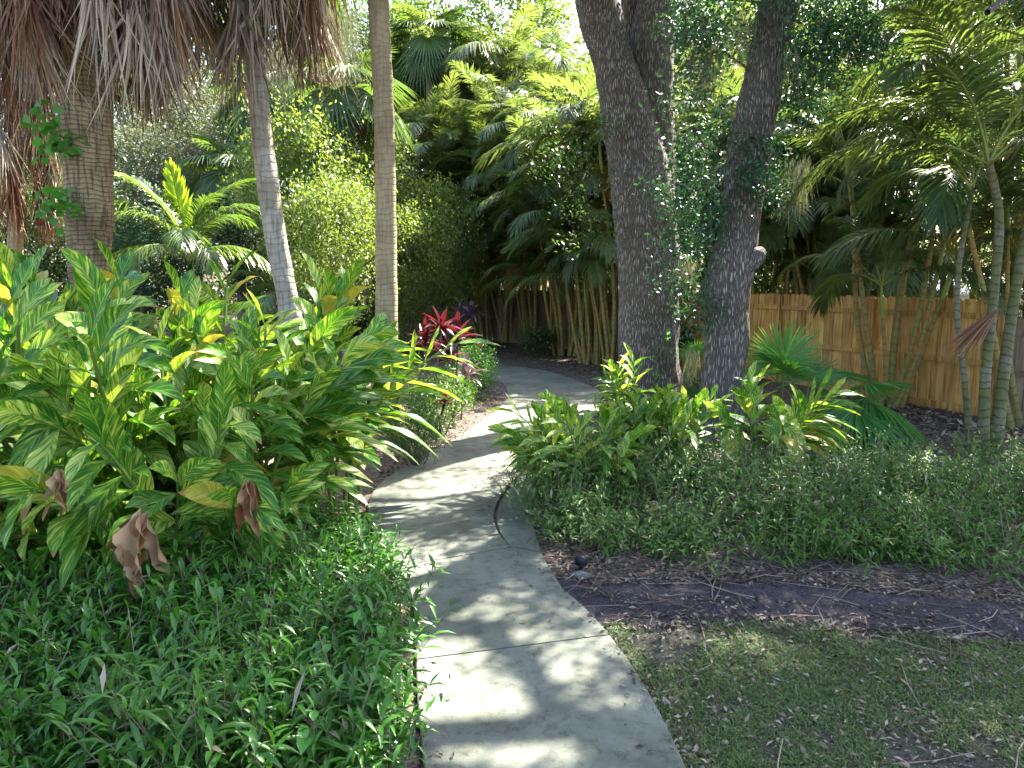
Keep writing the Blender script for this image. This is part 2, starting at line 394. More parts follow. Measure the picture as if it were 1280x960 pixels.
M['lawnsoil'] = ground_mat('lawn_soil', [(.25, (.03, .026, .022)), (.45, (.06, .052, .04)), (.6, (.06, .07, .04)), (.85, (.12, .115, .08))], 2.2, 80., .015, .35)

def concrete():
    m, nt, nodes, links = newmat('weathered_concrete')
    tc = N(nodes, 'ShaderNodeTexCoord')
    def nz(s, d=6., r=.6):
        n = N(nodes, 'ShaderNodeTexNoise'); n.inputs['Scale'].default_value = s; n.inputs['Detail'].default_value = d; n.inputs['Roughness'].default_value = r
        links.new(tc.outputs['Object'], n.inputs['Vector']); return n.outputs['Fac']
    a, b, c = nz(1.3, 7., .65), nz(11., 8., .75), nz(160., 2.)
    col = ramp(nodes, links, a, [(.3, (.07, .08, .056)), (.46, (.135, .145, .113)), (.7, (.215, .222, .18))])
    st = ramp(nodes, links, b, [(.34, (.35, .36, .31)), (.5, (1, 1, 1)), (.8, (1.1, 1.1, 1.1))])
    col = mixc(nodes, links, .75, col, st, 'MULTIPLY')
    sp_ = ramp(nodes, links, c, [(.3, (.7, .7, .7)), (.55, (1, 1, 1))])
    col = mixc(nodes, links, .6, col, sp_, 'MULTIPLY')
    bp = N(nodes, 'ShaderNodeBump'); bp.inputs['Strength'].default_value = .3; bp.inputs['Distance'].default_value = .006
    links.new(math_node(nodes, links, 'ADD', c, b), bp.inputs['Height'])
    p = N(nodes, 'ShaderNodeBsdfPrincipled'); o = N(nodes, 'ShaderNodeOutputMaterial')
    links.new(col, p.inputs['Base Color']); links.new(bp.outputs[0], p.inputs['Normal']); p.inputs['Roughness'].default_value = .75; p.inputs['Specular IOR Level'].default_value = .3
    links.new(p.outputs[0], o.inputs[0]); return m
M['concrete'] = concrete()

def wood(name, a, b, dark):
    m, nt, nodes, links = newmat(name)
    tc = N(nodes, 'ShaderNodeTexCoord'); at_ = N(nodes, 'ShaderNodeAttribute', attribute_name='tint')
    mp = N(nodes, 'ShaderNodeMapping'); mp.inputs['Scale'].default_value = (28, 28, 1.6); links.new(tc.outputs['Object'], mp.inputs['Vector'])
    av = N(nodes, 'ShaderNodeVectorMath', operation='ADD'); links.new(mp.outputs[0], av.inputs[0])
    sc = math_node(nodes, links, 'MULTIPLY', at_.outputs['Fac'], 90.); links.new(sc, av.inputs[1])
    n1 = N(nodes, 'ShaderNodeTexNoise'); n1.inputs['Scale'].default_value = 1.; n1.inputs['Detail'].default_value = 7.; links.new(av.outputs[0], n1.inputs['Vector'])
    n2 = N(nodes, 'ShaderNodeTexNoise'); n2.inputs['Scale'].default_value = 2.; n2.inputs['Detail'].default_value = 5.; links.new(tc.outputs['Object'], n2.inputs['Vector'])
    col = ramp(nodes, links, n1.outputs['Fac'], [(.3, dark), (.45, a), (.65, b)])
    st = ramp(nodes, links, n2.outputs['Fac'], [(.35, (.6, .55, .5)), (.55, (1, 1, 1))])
    col = mixc(nodes, links, .7, col, st, 'MULTIPLY')
    tv = ramp(nodes, links, at_.outputs['Fac'], [(0, (.52, .53, .54)), (.5, (.9, .9, .9)), (1, (1.12, 1.12, 1.1))])
    col = mixc(nodes, links, 1., col, tv, 'MULTIPLY')
    # knots
    vo = N(nodes, 'ShaderNodeTexVoronoi'); mk = N(nodes, 'ShaderNodeMapping'); mk.inputs['Scale'].default_value = (7, 7, 3.2); links.new(tc.outputs['Object'], mk.inputs['Vector']); links.new(mk.outputs[0], vo.inputs['Vector']); vo.inputs['Scale'].default_value = 1.
    kn = ramp(nodes, links, vo.outputs['Distance'], [(.05, (.3, .22, .16)), (.11, (1, 1, 1))])
    col = mixc(nodes, links, .9, col, kn, 'MULTIPLY')
    bp = N(nodes, 'ShaderNodeBump'); bp.inputs['Strength'].default_value = .4; bp.inputs['Distance'].default_value = .004; links.new(n1.outputs['Fac'], bp.inputs['Height'])
    p = N(nodes, 'ShaderNodeBsdfPrincipled'); o = N(nodes, 'ShaderNodeOutputMaterial')
    links.new(col, p.inputs['Base Color']); links.new(bp.outputs[0], p.inputs['Normal']); p.inputs['Roughness'].default_value = .7; p.inputs['Specular IOR Level'].default_value = .3
    links.new(p.outputs[0], o.inputs[0]); return m
M['fence'] = wood('cedar_fence', (.50, .26, .07), (.64, .39, .135), (.24, .11, .03))
M['fencedark'] = wood('shaded_weathered_fence', (.17, .12, .075), (.25, .185, .12), (.09, .06, .04))  # weathered wood, with the right section's shade mixed into the dark colour

# ------------------------------------------------------------------ camera, world, sun
cam_d = bpy.data.cameras.new('camera'); cam = bpy.data.objects.new('camera', cam_d); COL.objects.link(cam)
cam_d.sensor_width = 36; cam_d.lens = F / 1280 * 36; cam_d.clip_end = 2000; cam_d.clip_start = .05
cam.location = (0, 0, H); cam.rotation_euler = (math.pi / 2 - PITCH, 0, 0)
scene.camera = cam
SUN_AZ, SUN_EL = R(39), R(48)      # azimuth to the right of the view direction
sdir = np.array([math.sin(SUN_AZ) * math.cos(SUN_EL), math.cos(SUN_AZ) * math.cos(SUN_EL), math.sin(SUN_EL)])
w = bpy.data.worlds.new('World'); scene.world = w; w.use_nodes = True
nt = w.node_tree; nt.nodes.clear()
sky = nt.nodes.new('ShaderNodeTexSky'); sky.sky_type = 'NISHITA'; sky.sun_disc = False
sky.sun_elevation = SUN_EL; sky.sun_rotation = SUN_AZ; sky.air_density = 1.; sky.dust_density = 2.5; sky.ozone_density = 1.
bg = nt.nodes.new('ShaderNodeBackground'); bg.inputs[1].default_value = .10
ow = nt.nodes.new('ShaderNodeOutputWorld')
nt.links.new(sky.outputs[0], bg.inputs[0]); nt.links.new(bg.outputs[0], ow.inputs[0])
sl = bpy.data.lights.new('sun', 'SUN'); sl.energy = 5.; sl.angle = R(.5); sl.color = (1., .94, .84)
so = bpy.data.objects.new('sun', sl); COL.objects.link(so)
so.rotation_euler = Vector(-sdir).to_track_quat('-Z', 'Y').to_euler(); so.location = (10, 10, 30)
scene.view_settings.view_transform = 'Standard'; scene.view_settings.look = 'None'
scene.view_settings.exposure = 2.95; scene.view_settings.gamma = 1.
scene.render.engine = 'CYCLES'
cy = scene.cycles
cy.max_bounces = 6; cy.diffuse_bounces = 4; cy.glossy_bounces = 2; cy.transmission_bounces = 4; cy.transparent_max_bounces = 4
cy.use_denoising = True; cy.sample_clamp_indirect = 6.

# ------------------------------------------------------------------ setting
mb = MB()
gx = 260
mb.add([[-gx, -40, 0], [gx, -40, 0], [gx, 420, 0], [-gx, 420, 0]], [[0, 1, 2, 3]])
tag(mb.build('ground', M['soil']), 'brown mulch and leaf litter ground under the trees and palms', 'ground', kind='structure')

Rpx = [(905, 1090), (855, 960), (830, 908), (808, 865), (775, 817), (760, 797), (737, 768), (715, 750), (696, 735), (655, 703), (628, 678), (617, 655), (622, 630), (640, 605), (660, 585), (690, 560), (722, 540), (748, 518), (758, 503), (752, 492), (737, 484), (700, 470), (662, 461), (619, 457), (575, 454.5)]
Lpx = [(538, 1090), (529, 960), (526, 930), (522, 880), (520, 830), (519, 790), (516, 757), (503, 722), (488, 700), (470, 675), (460, 650), (463, 625), (478, 605), (500, 590), (516, 581), (561, 555), (602, 529), (621, 514), (633, 499), (634, 490), (627, 480), (606, 472), (572, 466)]
Rg = smooth_path([g(*p) for p in Rpx], 400); Lg = smooth_path([g(*p) for p in Lpx], 400)
def pair(Lg, Rg):            # match each left station with a right one, monotonic nearest
    out = []; j = 0
    for i in range(0, 400, 2):
        a = Lg[i]
        lo = max(j, 0); hi = min(400, j + 30)
        d = np.linalg.norm(Rg[lo:hi] - a, axis=1) + .004 * np.abs(np.arange(lo, hi) - i)
        j = lo + int(np.argmin(d)); out.append((a, Rg[j]))
    return np.array(out)
PR = pair(Lg, Rg)
# smooth the pairing of the right side
k_ = np.ones(9) / 9
for ax in range(2):
    PR[4:-4, 1, ax] = np.convolve(PR[:, 1, ax], k_, 'valid')
mid = PR.mean(1); ml = np.concatenate([[0], np.cumsum(np.linalg.norm(np.diff(mid, axis=0), axis=1))])
PT = .035
joints = []
for py in (833, 713, 644): joints.append(int(np.argmin(np.abs(PR[:, 0, 1] - g(500, py)[1]))))
s0 = ml[joints[-1]]
while s0 + 1.45 < ml[-1]:
    s0 += 1.45; joints.append(int(np.argmin(np.abs(ml - s0))))
ends = [0] + joints + [len(PR) - 1]
mb = MB()
for a, b in zip(ends[:-1], ends[1:]):
    if b - a < 2: continue
    L_, R_ = PR[a:b + 1, 0].copy(), PR[a:b + 1, 1].copy()
    for e, n_ in ((0, 1), (-1, -2)):
        for S in (L_, R_):
            dd = S[n_] - S[e]; ln = np.linalg.norm(dd)
            if ln > 1e-6: S[e] += dd / ln * min(.006, ln * .4)
    rows = []
    for f, z in ((0., -.05), (0., PT - .006), (.006, PT), (.25, PT), (.5, PT), (.75, PT), (.994, PT), (1., PT - .006), (1., -.05)):
        p = L_ * (1 - f) + R_ * f; p = p.copy(); p[:, 2] = z; rows.append(p)
    V = np.stack(rows, 1); mb.add(V, grid_quads(len(L_), 9))
    for e in (0, -1):
        q = np.array([L_[e] + [0, 0, PT], R_[e] + [0, 0, PT], R_[e] + [0, 0, -.05], L_[e] + [0, 0, -.05]]); mb.add(q, [[0, 1, 2, 3]])
tag(mb.build('path', M['concrete'], smooth=False), 'winding pale concrete garden path of cast slabs with dark joints', 'path', kind='structure')
# crescent of concrete filling the inside of the bend
inn = smooth_path([g(*p) for p in ((700, 741), (657, 706), (631, 679), (621, 655), (626, 631), (644, 606), (664, 586))], 40)
out = smooth_path([g(*p) for p in ((702, 739), (680, 702), (670, 672), (665, 645), (668, 615), (675, 592), (684, 577))], 40)
mb = MB(); rows = []
for f, z in ((0., -.05), (0., PT - .012), (.02, PT - .006), (.5, PT - .006), (.98, PT - .006), (1., PT - .012), (1., -.05)):
    p = inn * (1 - f) + out * f; p = p.copy(); p[:, 2] = z; rows.append(p)
mb.add(np.stack(rows, 1), grid_quads(40, 7))
tag(mb.build('path', M['concrete'], smooth=False), 'narrow crescent of concrete filling the inside of the path bend', 'path', kind='structure')

def sheet(name, top, bot, z, mat, label, cat, n=160, rag=.11, rows=8):
    A = smooth_path([g(*p) for p in top], n); B = smooth_path([g(*p) for p in bot], n)
    A[:, 1] += (vnoise(np.stack([A[:, 0] * 3, A[:, 1] * 3, np.full(n, 3.3)], -1)) - .5) * rag * 2
    B[:, 1] += (vnoise(np.stack([B[:, 0] * 3, B[:, 1] * 3, np.full(n, 9.3)], -1)) - .5) * rag * 2
    f = np.linspace(0, 1, rows)[None, :, None]
    V = A[:, None] * (1 - f) + B[:, None] * f; V[..., 2] = z
    mb = MB(); mb.add(V, grid_quads(n, rows))
    return tag(mb.build(name, mat), label, cat, kind='structure')
sheet('lawn', [(745, 775), (800, 783), (960, 778), (1120, 790), (1290, 806), (1500, 830), (2100, 900)], [(880, 1090), (1000, 1090), (1200, 1090), (1350, 1090), (1500, 1090), (1700, 1090), (2600, 1090)], .004, M['lawnsoil'], 'thin patchy lawn with bare soil beside the path', 'lawn')
sheet('mulch_strip', [(692, 722), (760, 726), (900, 722), (1060, 735), (1290, 755), (1500, 775), (2100, 835)], [(748, 778), (800, 786), (960, 780), (1120, 793), (1290, 812), (1500, 838), (2100, 908)], .008, M['strip'], 'strip of dark purplish mulch between lawn and groundcover', 'mulch strip')

def in_poly(x, y, poly):
    poly = np.asarray(poly); c = np.zeros(len(x), bool); j = len(poly) - 1
    for i in range(len(poly)):
        xi, yi = poly[i]; xj, yj = poly[j]
        m_ = ((yi > y) != (yj > y)) & (x < (xj - xi) * (y - yi) / (yj - yi + 1e-12) + xi); c ^= m_; j = i
    return c
PATHPOLY = np.vstack([PR[:, 0, :2], PR[::-1, 1, :2]])
def scatter(px_poly, n, avoid_path=True, margin=0.):
    P = np.array([g(*p)[:2] for p in px_poly]); lo, hi = P.min(0), P.max(0); out = np.zeros((0, 2))
    while len(out) < n:
        c = lo + rng.random((n * 2, 2)) * (hi - lo)
        k = in_poly(c[:, 0], c[:, 1], P)
        if avoid_path: k &= ~in_poly(c[:, 0], c[:, 1], PATHPOLY)
        if not k.any(): break
        out = np.vstack([out, c[k]])
    return out[:n]

# grass tufts on the lawn (uncountable)
lawn_poly = [(752, 782), (960, 780), (1290, 808), (1700, 855), (1900, 1085), (900, 1085), (850, 945), (810, 862)]
c = scatter(lawn_poly, 115000)
dens = vnoise(np.stack([c[:, 0] * 2.2, c[:, 1] * 2.2, np.full(len(c), 5.)], -1)) * .6 + vnoise(np.stack([c[:, 0] * 7, c[:, 1] * 7, np.full(len(c), 8.)], -1)) * .4
fary = np.clip((c[:, 1] - 3.0) / 2.0, 0, 1)
keep = dens + fary * .22 > .37 + rng.random(len(c)) * .2
c = c[keep]; n = len(c)
az = rng.random(n) * 6.28; el = .5 + rng.random(n) * .8
mb = MB()
blades(mb, np.c_[c, np.full(n, .003)], np.stack([np.cos(az) * np.cos(el), np.sin(az) * np.cos(el), np.sin(el)], -1), [0, 0, 1], .03 + rng.random(n) * .065, .003 + rng.random(n) * .003, .6, 3, 1, 0, tint=rng.random(n))
n = 900; c2 = scatter(lawn_poly, n)
az = rng.random(n) * 6.28
tag(mb.build('lawn_grass', M['grass']), 'sparse short green grass growing through the patchy lawn', 'grass', kind='stuff')

def litter(name, polys, label, size=(.03, .08), z=.008, mat=None, twigs=0):
    mb = MB()
    for poly, n in polys:
        c = scatter(poly, n); n = len(c)
        az = rng.random(n) * 6.28; e = rng.normal(size=n) * .3
        d = np.stack([np.cos(az), np.sin(az), np.sin(e) * .6], -1)
        L = size[0] + rng.random(n) ** 2 * (size[1] - size[0])
        up = norm(np.stack([rng.normal(size=n) * .35, rng.normal(size=n) * .35, np.ones(n)], -1))
        blades(mb, np.c_[c, z + rng.random(n) * .02], d, up, L, L * (.3 + rng.random(n) * .25), rng.normal(size=n) * .25, 2, 2, .3, tint=rng.random(n) ** 1.5)
        for k in range(int(twigs * n)):
            i = rng.integers(n); a = rng.random() * 6.28; ln = .1 + rng.random() * .35
            p0 = np.r_[c[i], .015]; p1 = p0 + [math.cos(a) * ln, math.sin(a) * ln, rng.random() * .03]
            tube(mb, [p0, (p0 + p1) / 2 + rng.normal(size=3) * .012, p1], [.004, .003, .002], 4, rng.random(), 0, cap=False)
    return tag(mb.build(name, mat or M['litter']), label, 'leaf litter', kind='stuff')
litter('leaf_litter', [(lawn_poly, 8500), ([(800, 860), (850, 960), (890, 1080), (960, 1080), (880, 930), (830, 850)], 500)], 'small dry brown leaves scattered over the lawn', (.01, .05), twigs=.003)
litter('leaf_litter', [([(690, 690), (790, 705), (1060, 716), (1290, 738), (1290, 760), (1000, 733), (740, 733), (705, 726)], 2400), ([(700, 725), (760, 742), (1290, 765), (1290, 800), (780, 770)], 650), ([(750, 772), (960, 772), (1290, 800), (1290, 818), (960, 788), (760, 790)], 700)], 'dry leaves and twigs along the edge of the dark mulch strip', (.015, .06), twigs=.06)
litter('leaf_litter', [([(1000, 505), (1110, 500), (1225, 522), (1300, 530), (1400, 570), (1300, 610), (1050, 610)], 3800), ([(820, 500), (1000, 505), (1000, 600), (700, 640)], 1200)], 'brown leaf litter in front of the wooden fence', (.05, .14), .01, twigs=.04)
litter('leaf_litter', [([(516, 585), (602, 533), (626, 512), (634, 495), (612, 474), (540, 490), (470, 560), (470, 600)], 900), ([(620, 440), (660, 456), (700, 465), (760, 490), (830, 500), (830, 460), (740, 440)], 900)], 'dry litter on the mulch beds either side of the far path', (.04, .11), .01, twigs=.05)

def path_litter():
    mb = MB(); pts = []
    for S, sg in ((PR[:, 0], 1), (PR[:, 1], -1)):
        idx = rng.integers(0, 170, 700); inw = (PR[idx, 1] - PR[idx, 0]) * sg
        f = np.abs(rng.normal(size=700)) * .07
        pts.append(S[idx] + inw * f[:, None] + rng.normal(size=(700, 3)) * .015)
    idx = rng.integers(0, 170, 110); f = rng.random(110)[:, None]; pts.append(PR[idx, 0] * (1 - f) + PR[idx, 1] * f)
    P = np.concatenate(pts); n = len(P); P[:, 2] = PT + .004 + rng.random(n) * .006
    az = rng.random(n) * 6.28
    L = .008 + rng.random(n) ** 3 * .045
    blades(mb, P, np.stack([np.cos(az), np.sin(az), rng.normal(size=n) * .08], -1), norm(np.stack([rng.normal(size=n) * .2, rng.normal(size=n) * .2, np.ones(n)], -1)), L, L * (.25 + rng.random(n) * .3), rng.normal(size=n) * .1, 2, 2, .3, tint=rng.random(n) ** 2)
    tag(mb.build('leaf_litter', M['litter']), 'small dry leaves and crumbs lying on the concrete path', 'leaf litter', kind='stuff')
path_litter()

# ------------------------------------------------------------------ groundcovers
def cover(name, pts, hfun, leafL, leafW, nleaf, mats, label, lean=.25, nseg=2, across=2, bare=.35, stem_r=.003, lighttips=True, out=None, dead=.25):
    mb = MB(); n = len(pts)
    h = hfun(pts)
    la = rng.random(n) * 6.28; lm = rng.random(n) * lean
    if out is not None: la = out[0] + rng.normal(size=n) * .5; lm = lean * out[1] * (.5 + rng.random(n) * .8)
    top = np.c_[pts + np.c_[np.cos(la), np.sin(la)] * (lm * h)[:, None], h]
    base = np.c_[pts, np.zeros(n)]
    a0 = rng.random(n) * 6.28; st = rng.random(n)
    for k in range(nleaf):
        f = bare + (1 - bare) * (k + 1) / nleaf
        f = np.clip(f + rng.normal(size=n) * .03, .05, 1.)
        P = base * (1 - f[:, None]) + top * f[:, None]
        az = a0 + k * 2.4 + rng.normal(size=n) * .6
        el = .1 + .75 * f ** 2 + rng.normal(size=n) * .42
        d = np.stack([np.cos(az) * np.cos(el), np.sin(az) * np.cos(el), np.sin(el)], -1)
        sz = (1.05 - .35 * f) * (.55 + rng.random(n) * .85)
        if k == nleaf - 1: sz *= .7
        blades(mb, P, d, [0, 0, 1], leafL * sz, leafW * sz, .25 + rng.random(n) * .25, nseg, across, .22, tint=np.clip(.15 + .55 * f ** 2 * lighttips + st * .3 + rng.normal(size=n) * .1, 0, 1))
    nd = int(n * dead); ii = rng.integers(0, n, nd); f = rng.random((nd, 1)) ** .7
    az = rng.random(nd) * 6.28
    blades(mb, base[ii] * (1 - f) + top[ii] * f + rng.normal(size=(nd, 3)) * [.04, .04, .01], np.stack([np.cos(az), np.sin(az), rng.normal(size=nd) * .6 - .2], -1), [0, 0, 1], leafL * (.5 + rng.random(nd) * .5), leafW * .8, .2, 2, 2, .3, tint=rng.random(nd) * .7 + .2, mat=2)
    d = top - base; Ls = np.linalg.norm(d, axis=1)
    blades(mb, base, d, norm(rng.normal(size=(n, 3)) * [1, 1, 0] + [0, .01, 0]), Ls, stem_r * 2 + .001, 0, 1, 1, 0, prof=lambda t: np.ones_like(t), tint=rng.random(n), mat=1)
    return tag(mb.build(name, mats), label, 'ground cover', kind='stuff')
lp = scatter([(-900, 1085), (-500, 700), (0, 735), (250, 720), (430, 690), (480, 735), (490, 800), (494, 880), (496, 960), (494, 1085)], 5000)
# keep clear of the path by a little
def h_left(p):
    nz_ = vnoise(np.stack([p[:, 0] * 1.7, p[:, 1] * 1.7, np.full(len(p), 2.)], -1))
    edge = np.clip((-.32 - p[:, 0]) / .35, 0, 1)
    return (.34 + .45 * nz_) * (.8 + .2 * edge) * np.interp(p[:, 1], [3.6, 4.6], [1., .7]) * (.7 + rng.random(len(p)) * .5)
cover('ground_cover', lp, h_left, .15, .026, 13, [M['cover'], M['cover_s'], M['litter']], 'dense dark green lance leaved ground cover left of the path', nseg=3, lean=.75, stem_r=.0012)
wp = scatter([(-900, 1085), (-500, 720), (0, 750), (250, 740), (450, 740), (480, 800), (490, 900), (490, 1085)], 170)
cover('ground_cover', wp, lambda p: .42 + rng.random(len(p)) * .3, .11, .06, 7, [M['vine'], M['cover_s'], M['litter']], 'scattered broad leaved weeds poking through the left ground cover', lean=.5, nseg=3, bare=.4)
pc = scatter([(668, 600), (690, 575), (800, 590), (930, 590), (1060, 600), (1200, 590), (1420, 560), (1700, 620), (1700, 770), (1290, 735), (1060, 712), (900, 704), (760, 704), (690, 680), (672, 650)], 330)
ph = (.2 + .5 * vnoise(np.stack([pc[:, 0] * 1.1, pc[:, 1] * 1.1, np.full(len(pc), 4.)], -1)) * (.55 + rng.random(len(pc)) * .8)) * np.clip(1.2 - (pc[:, 0] - 1) * .07, .5, 1.2)
pr_ = .12 + rng.random(len(pc)) * .22
kk = rng.choice(len(pc), 4600, p=pr_ ** 1.6 / (pr_ ** 1.6).sum()); aa = rng.random(4600) * 6.28; rr_ = np.sqrt(rng.random(4600))
rp = pc[kk] + np.c_[np.cos(aa), np.sin(aa)] * (rr_ * pr_[kk])[:, None]
hh_ = ph[kk] * (1 - .45 * rr_ ** 2) * (.7 + rng.random(4600) * .5)
ok = ~in_poly(rp[:, 0], rp[:, 1], PATHPOLY)
rp, hh_, aa, rr_ = rp[ok], hh_[ok], aa[ok], rr_[ok]
cover('ground_cover', rp, lambda p: hh_, .105, .024, 13, [M['cover_r'], M['cover_s'], M['litter']], 'straggly green ground cover with bare stems in front of the oaks', lean=.8, bare=.25, nseg=2, stem_r=.0018, out=(aa, rr_), dead=.4)

# ------------------------------------------------------------------ variegated ginger
def ginger_cane(H_, arch, nl, seed, Lleaf=.5):
    """arching stem (local +X is the lean direction) and its two ranks of leaves"""
    t = np.linspace(0, 1, 14)
    stem = np.stack([arch * H_ * t ** 2.0, .04 * np.sin(t * 3 + seed) * H_, H_ * (t - .22 * arch * t ** 3)], -1)
    sm = MB(); tube(sm, stem, .013 * (1 - .6 * t), 7)
    lm = MB()
    f = np.linspace(.32, 1., nl)
    P = np.stack([np.interp(f, t, stem[:, i]) for i in range(3)], -1)
    T = norm(np.gradient(P, axis=0))
    side = norm(np.cross(T, [0.15, 1, 0])) ; side2 = norm(np.cross(T, side))
    plane = seed * 1.9
    r = norm(side * math.cos(plane) + side2 * math.sin(plane))
    sg = np.where(np.arange(nl) % 2 == 0, 1., -1.)[:, None]
    open_ = (1.15 - .75 * f)[:, None] + rng.normal(size=(nl, 1)) * .12
    d = norm(T * (.55 + .4 * f[:, None]) + r * sg * open_ * 1.1 + rng.normal(size=(nl, 3)) * .08)
    up = norm(T + rng.normal(size=(nl, 3)) * .14 - r * sg * .3)
    L = Lleaf * (.72 + .45 * np.sin(np.pi * np.clip(f, 0, .98)) + rng.normal(size=nl) * .06)
    pr = lambda x: np.interp(x, [0, .04, .1, .25, .45, .65, .82, .93, 1.], [.08, .07, .3, .8, 1., .92, .6, .28, .02])
    blades(lm, P, d, up, L, .118 * L / .5 * (.85 + rng.random(nl) * .3), .16 + .5 * (1 - f) + rng.random(nl) * .22, 10, 4, .2, pr, np.clip(rng.random(nl), 0, 1), 0, wave=.12, curl=rng.normal(size=nl) * .07)
    return sm.mesh('stem', M['gstem']), lm.mesh('leaves', M['ginger'])
ARC = [.05, .15, .25, .35, .45, .6, .3, .75, .5, .12]
GC = [ginger_cane(1.0, a, 15, s, .365) for s, a in enumerate(ARC)]
GF = [ginger_cane(1.0, a, 13, s + .5, .49) for s, a in enumerate(ARC)]
GS = [ginger_cane(1.0, a, 11, s + .3, .50) for s, a in enumerate(ARC)]
def ginger(name, base, canes, label, group, GC=GC):
    """canes: (dx, dy, length, lean azimuth, variant)"""
    t = thing(name, base, label, 'plant', group)
    for dx, dy, L, az, v in canes:
        s, l = GC[v]
        o = link('cane', s, t, (dx, dy, 0), (0, 0, az), L)
        link('foliage', l, o)
    return t
def spread(n, rx, ry, hl, hh, lean=(0, 9), face=None):
    out = []
    for i in range(n):
        a = rng.random() * 6.28; r = math.sqrt(rng.random())
        dx, dy = math.cos(a) * r * rx, math.sin(a) * r * ry
        az = math.atan2(dy, dx) + rng.normal() * .6
        v = int(rng.integers(*lean)) if r > .45 else int(rng.choice([0, 1, 2, 9]))
        L = hl + (hh - hl) * rng.random() * (1.15 - .35 * r)
        out.append((dx, dy, L, az, v))
    return out
gl = 'variegated ginger plants left of the path'
for (x, y, n, rx, ry, hl, hh, lab) in [
    (-2.05, 5.3, 19, .5, .6, 1.3, 1.95, 'tall green and cream striped ginger nearest the path bend, leaves reaching over the concrete'),
    (-2.85, 5.2, 19, .55, .5, 1.5, 2.15, 'big striped ginger in the middle of the left clump with a tall upright stem'),
    (-3.8, 5.3, 18, .6, .5, 1.45, 2.1, 'striped ginger at the left edge of the photo behind the low green ground cover'),
    (-2.4, 6.5, 17, .7, .5, 1.6, 2.15, 'striped ginger at the back of the left clump in front of the slim palm trunks'),
    (-3.8, 6.6, 15, .7, .5, 1.7, 2.25, 'striped ginger at the back left in front of the thick palm trunk'),
    (-1.75, 6.7, 12, .35, .4, 1.3, 1.8, 'striped ginger whose flat leaves reach toward the red ti plants')]:
    ginger('variegated_ginger', (x, y, 0), spread(n, rx, ry, hl, hh), lab, gl)
# front canes that lean over to the camera
ginger('variegated_ginger', (-2.25, 4.25, 0), [(.0, 0, 1.25, -1.7, 5), (.25, .05, 1.15, -1.2, 4), (-.3, .1, 1.2, -2.0, 7), (.45, .15, 1.1, -1.1, 5), (-.55, .1, 1.1, -2.2, 4), (.1, .25, 1.4, -1.5, 8), (.6, .35, 1.0, -.8, 4), (-.15, .3, 1.45, -1.9, 2), (.35, .4, 1.4, -1.1, 3), (-.45, .4, 1.35, -2.4, 6)], 'striped ginger with big leaves hanging forward low over the ground cover', gl, GF)
ginger('variegated_ginger', (-3.25, 4.4, 0), [(.0, 0, 1.2, -1.4, 5), (.3, .05, 1.1, -1.0, 4), (-.3, .1, 1.2, -2.0, 7), (-.5, .15, 1.15, -1.7, 5), (.1, .25, 1.4, -1.5, 8)], 'striped ginger leaning forward at the lower left with broad drooping leaves', gl, GF)
gr = 'variegated ginger plants right of the path'
for (px, py, n, rx, ry, hl, hh, lab) in [
    (728, 622, 18, .4, .4, .6, .95, 'striped ginger spilling its leaves over the right edge of the path'),
    (838, 590, 11, .4, .35, .65, .95, 'low striped ginger in front of the big forked oak'),
    (950, 598, 9, .25, .25, .8, 1.1, 'pale lime striped ginger right of the second oak trunk'),
    (785, 540, 6, .2, .25, .75, 1.0, 'slim striped ginger at the foot of the big forked oak beside the path end'),
    (775, 590, 10, .35, .3, .65, .95, 'striped ginger between the path side plant and the oak')]:
    ginger('variegated_ginger', tuple(g(px, py)), spread(n, rx, ry, hl, hh), lab, gr, GS)

# dead leaves hanging in the ginger
def hang_leaf(px, py, Y, L, W, label, seed, curl=.1):
    p = at(px, py, Y); mb = MB(); k = 5
    d = np.stack([rng.normal(size=k) * .18, rng.normal(size=k) * .2, -np.ones(k)], -1)
    blades(mb, np.zeros((k, 3)) + rng.normal(size=(k, 3)) * .012, d, [0, -1, .2], L * (.55 + rng.random(k) * .5), W * (.6 + rng.random(k) * .5), 0, 12, 6, 1.1, tint=rng.random(k) * .9 + .1, wave=1.1, curl=rng.normal(size=k) * curl * 1.5)
    o = mb.build('dead_leaf', M['deadleaf']); o.location = p
    tag(o, label, 'dead leaf', 'dead leaves hanging in the ginger')
hang_leaf(181, 640, 3.6, .42, .10, 'largest torn tan dead leaf hanging low under the front ginger leaves', 1)
hang_leaf(314, 600, 3.7, .40, .05, 'narrow rust brown dead leaf hanging straight down in the middle of the ginger', 2, .03)
hang_leaf(75, 585, 3.6, .28, .05, 'pale cream and brown dead leaf at the left of the ginger', 3)

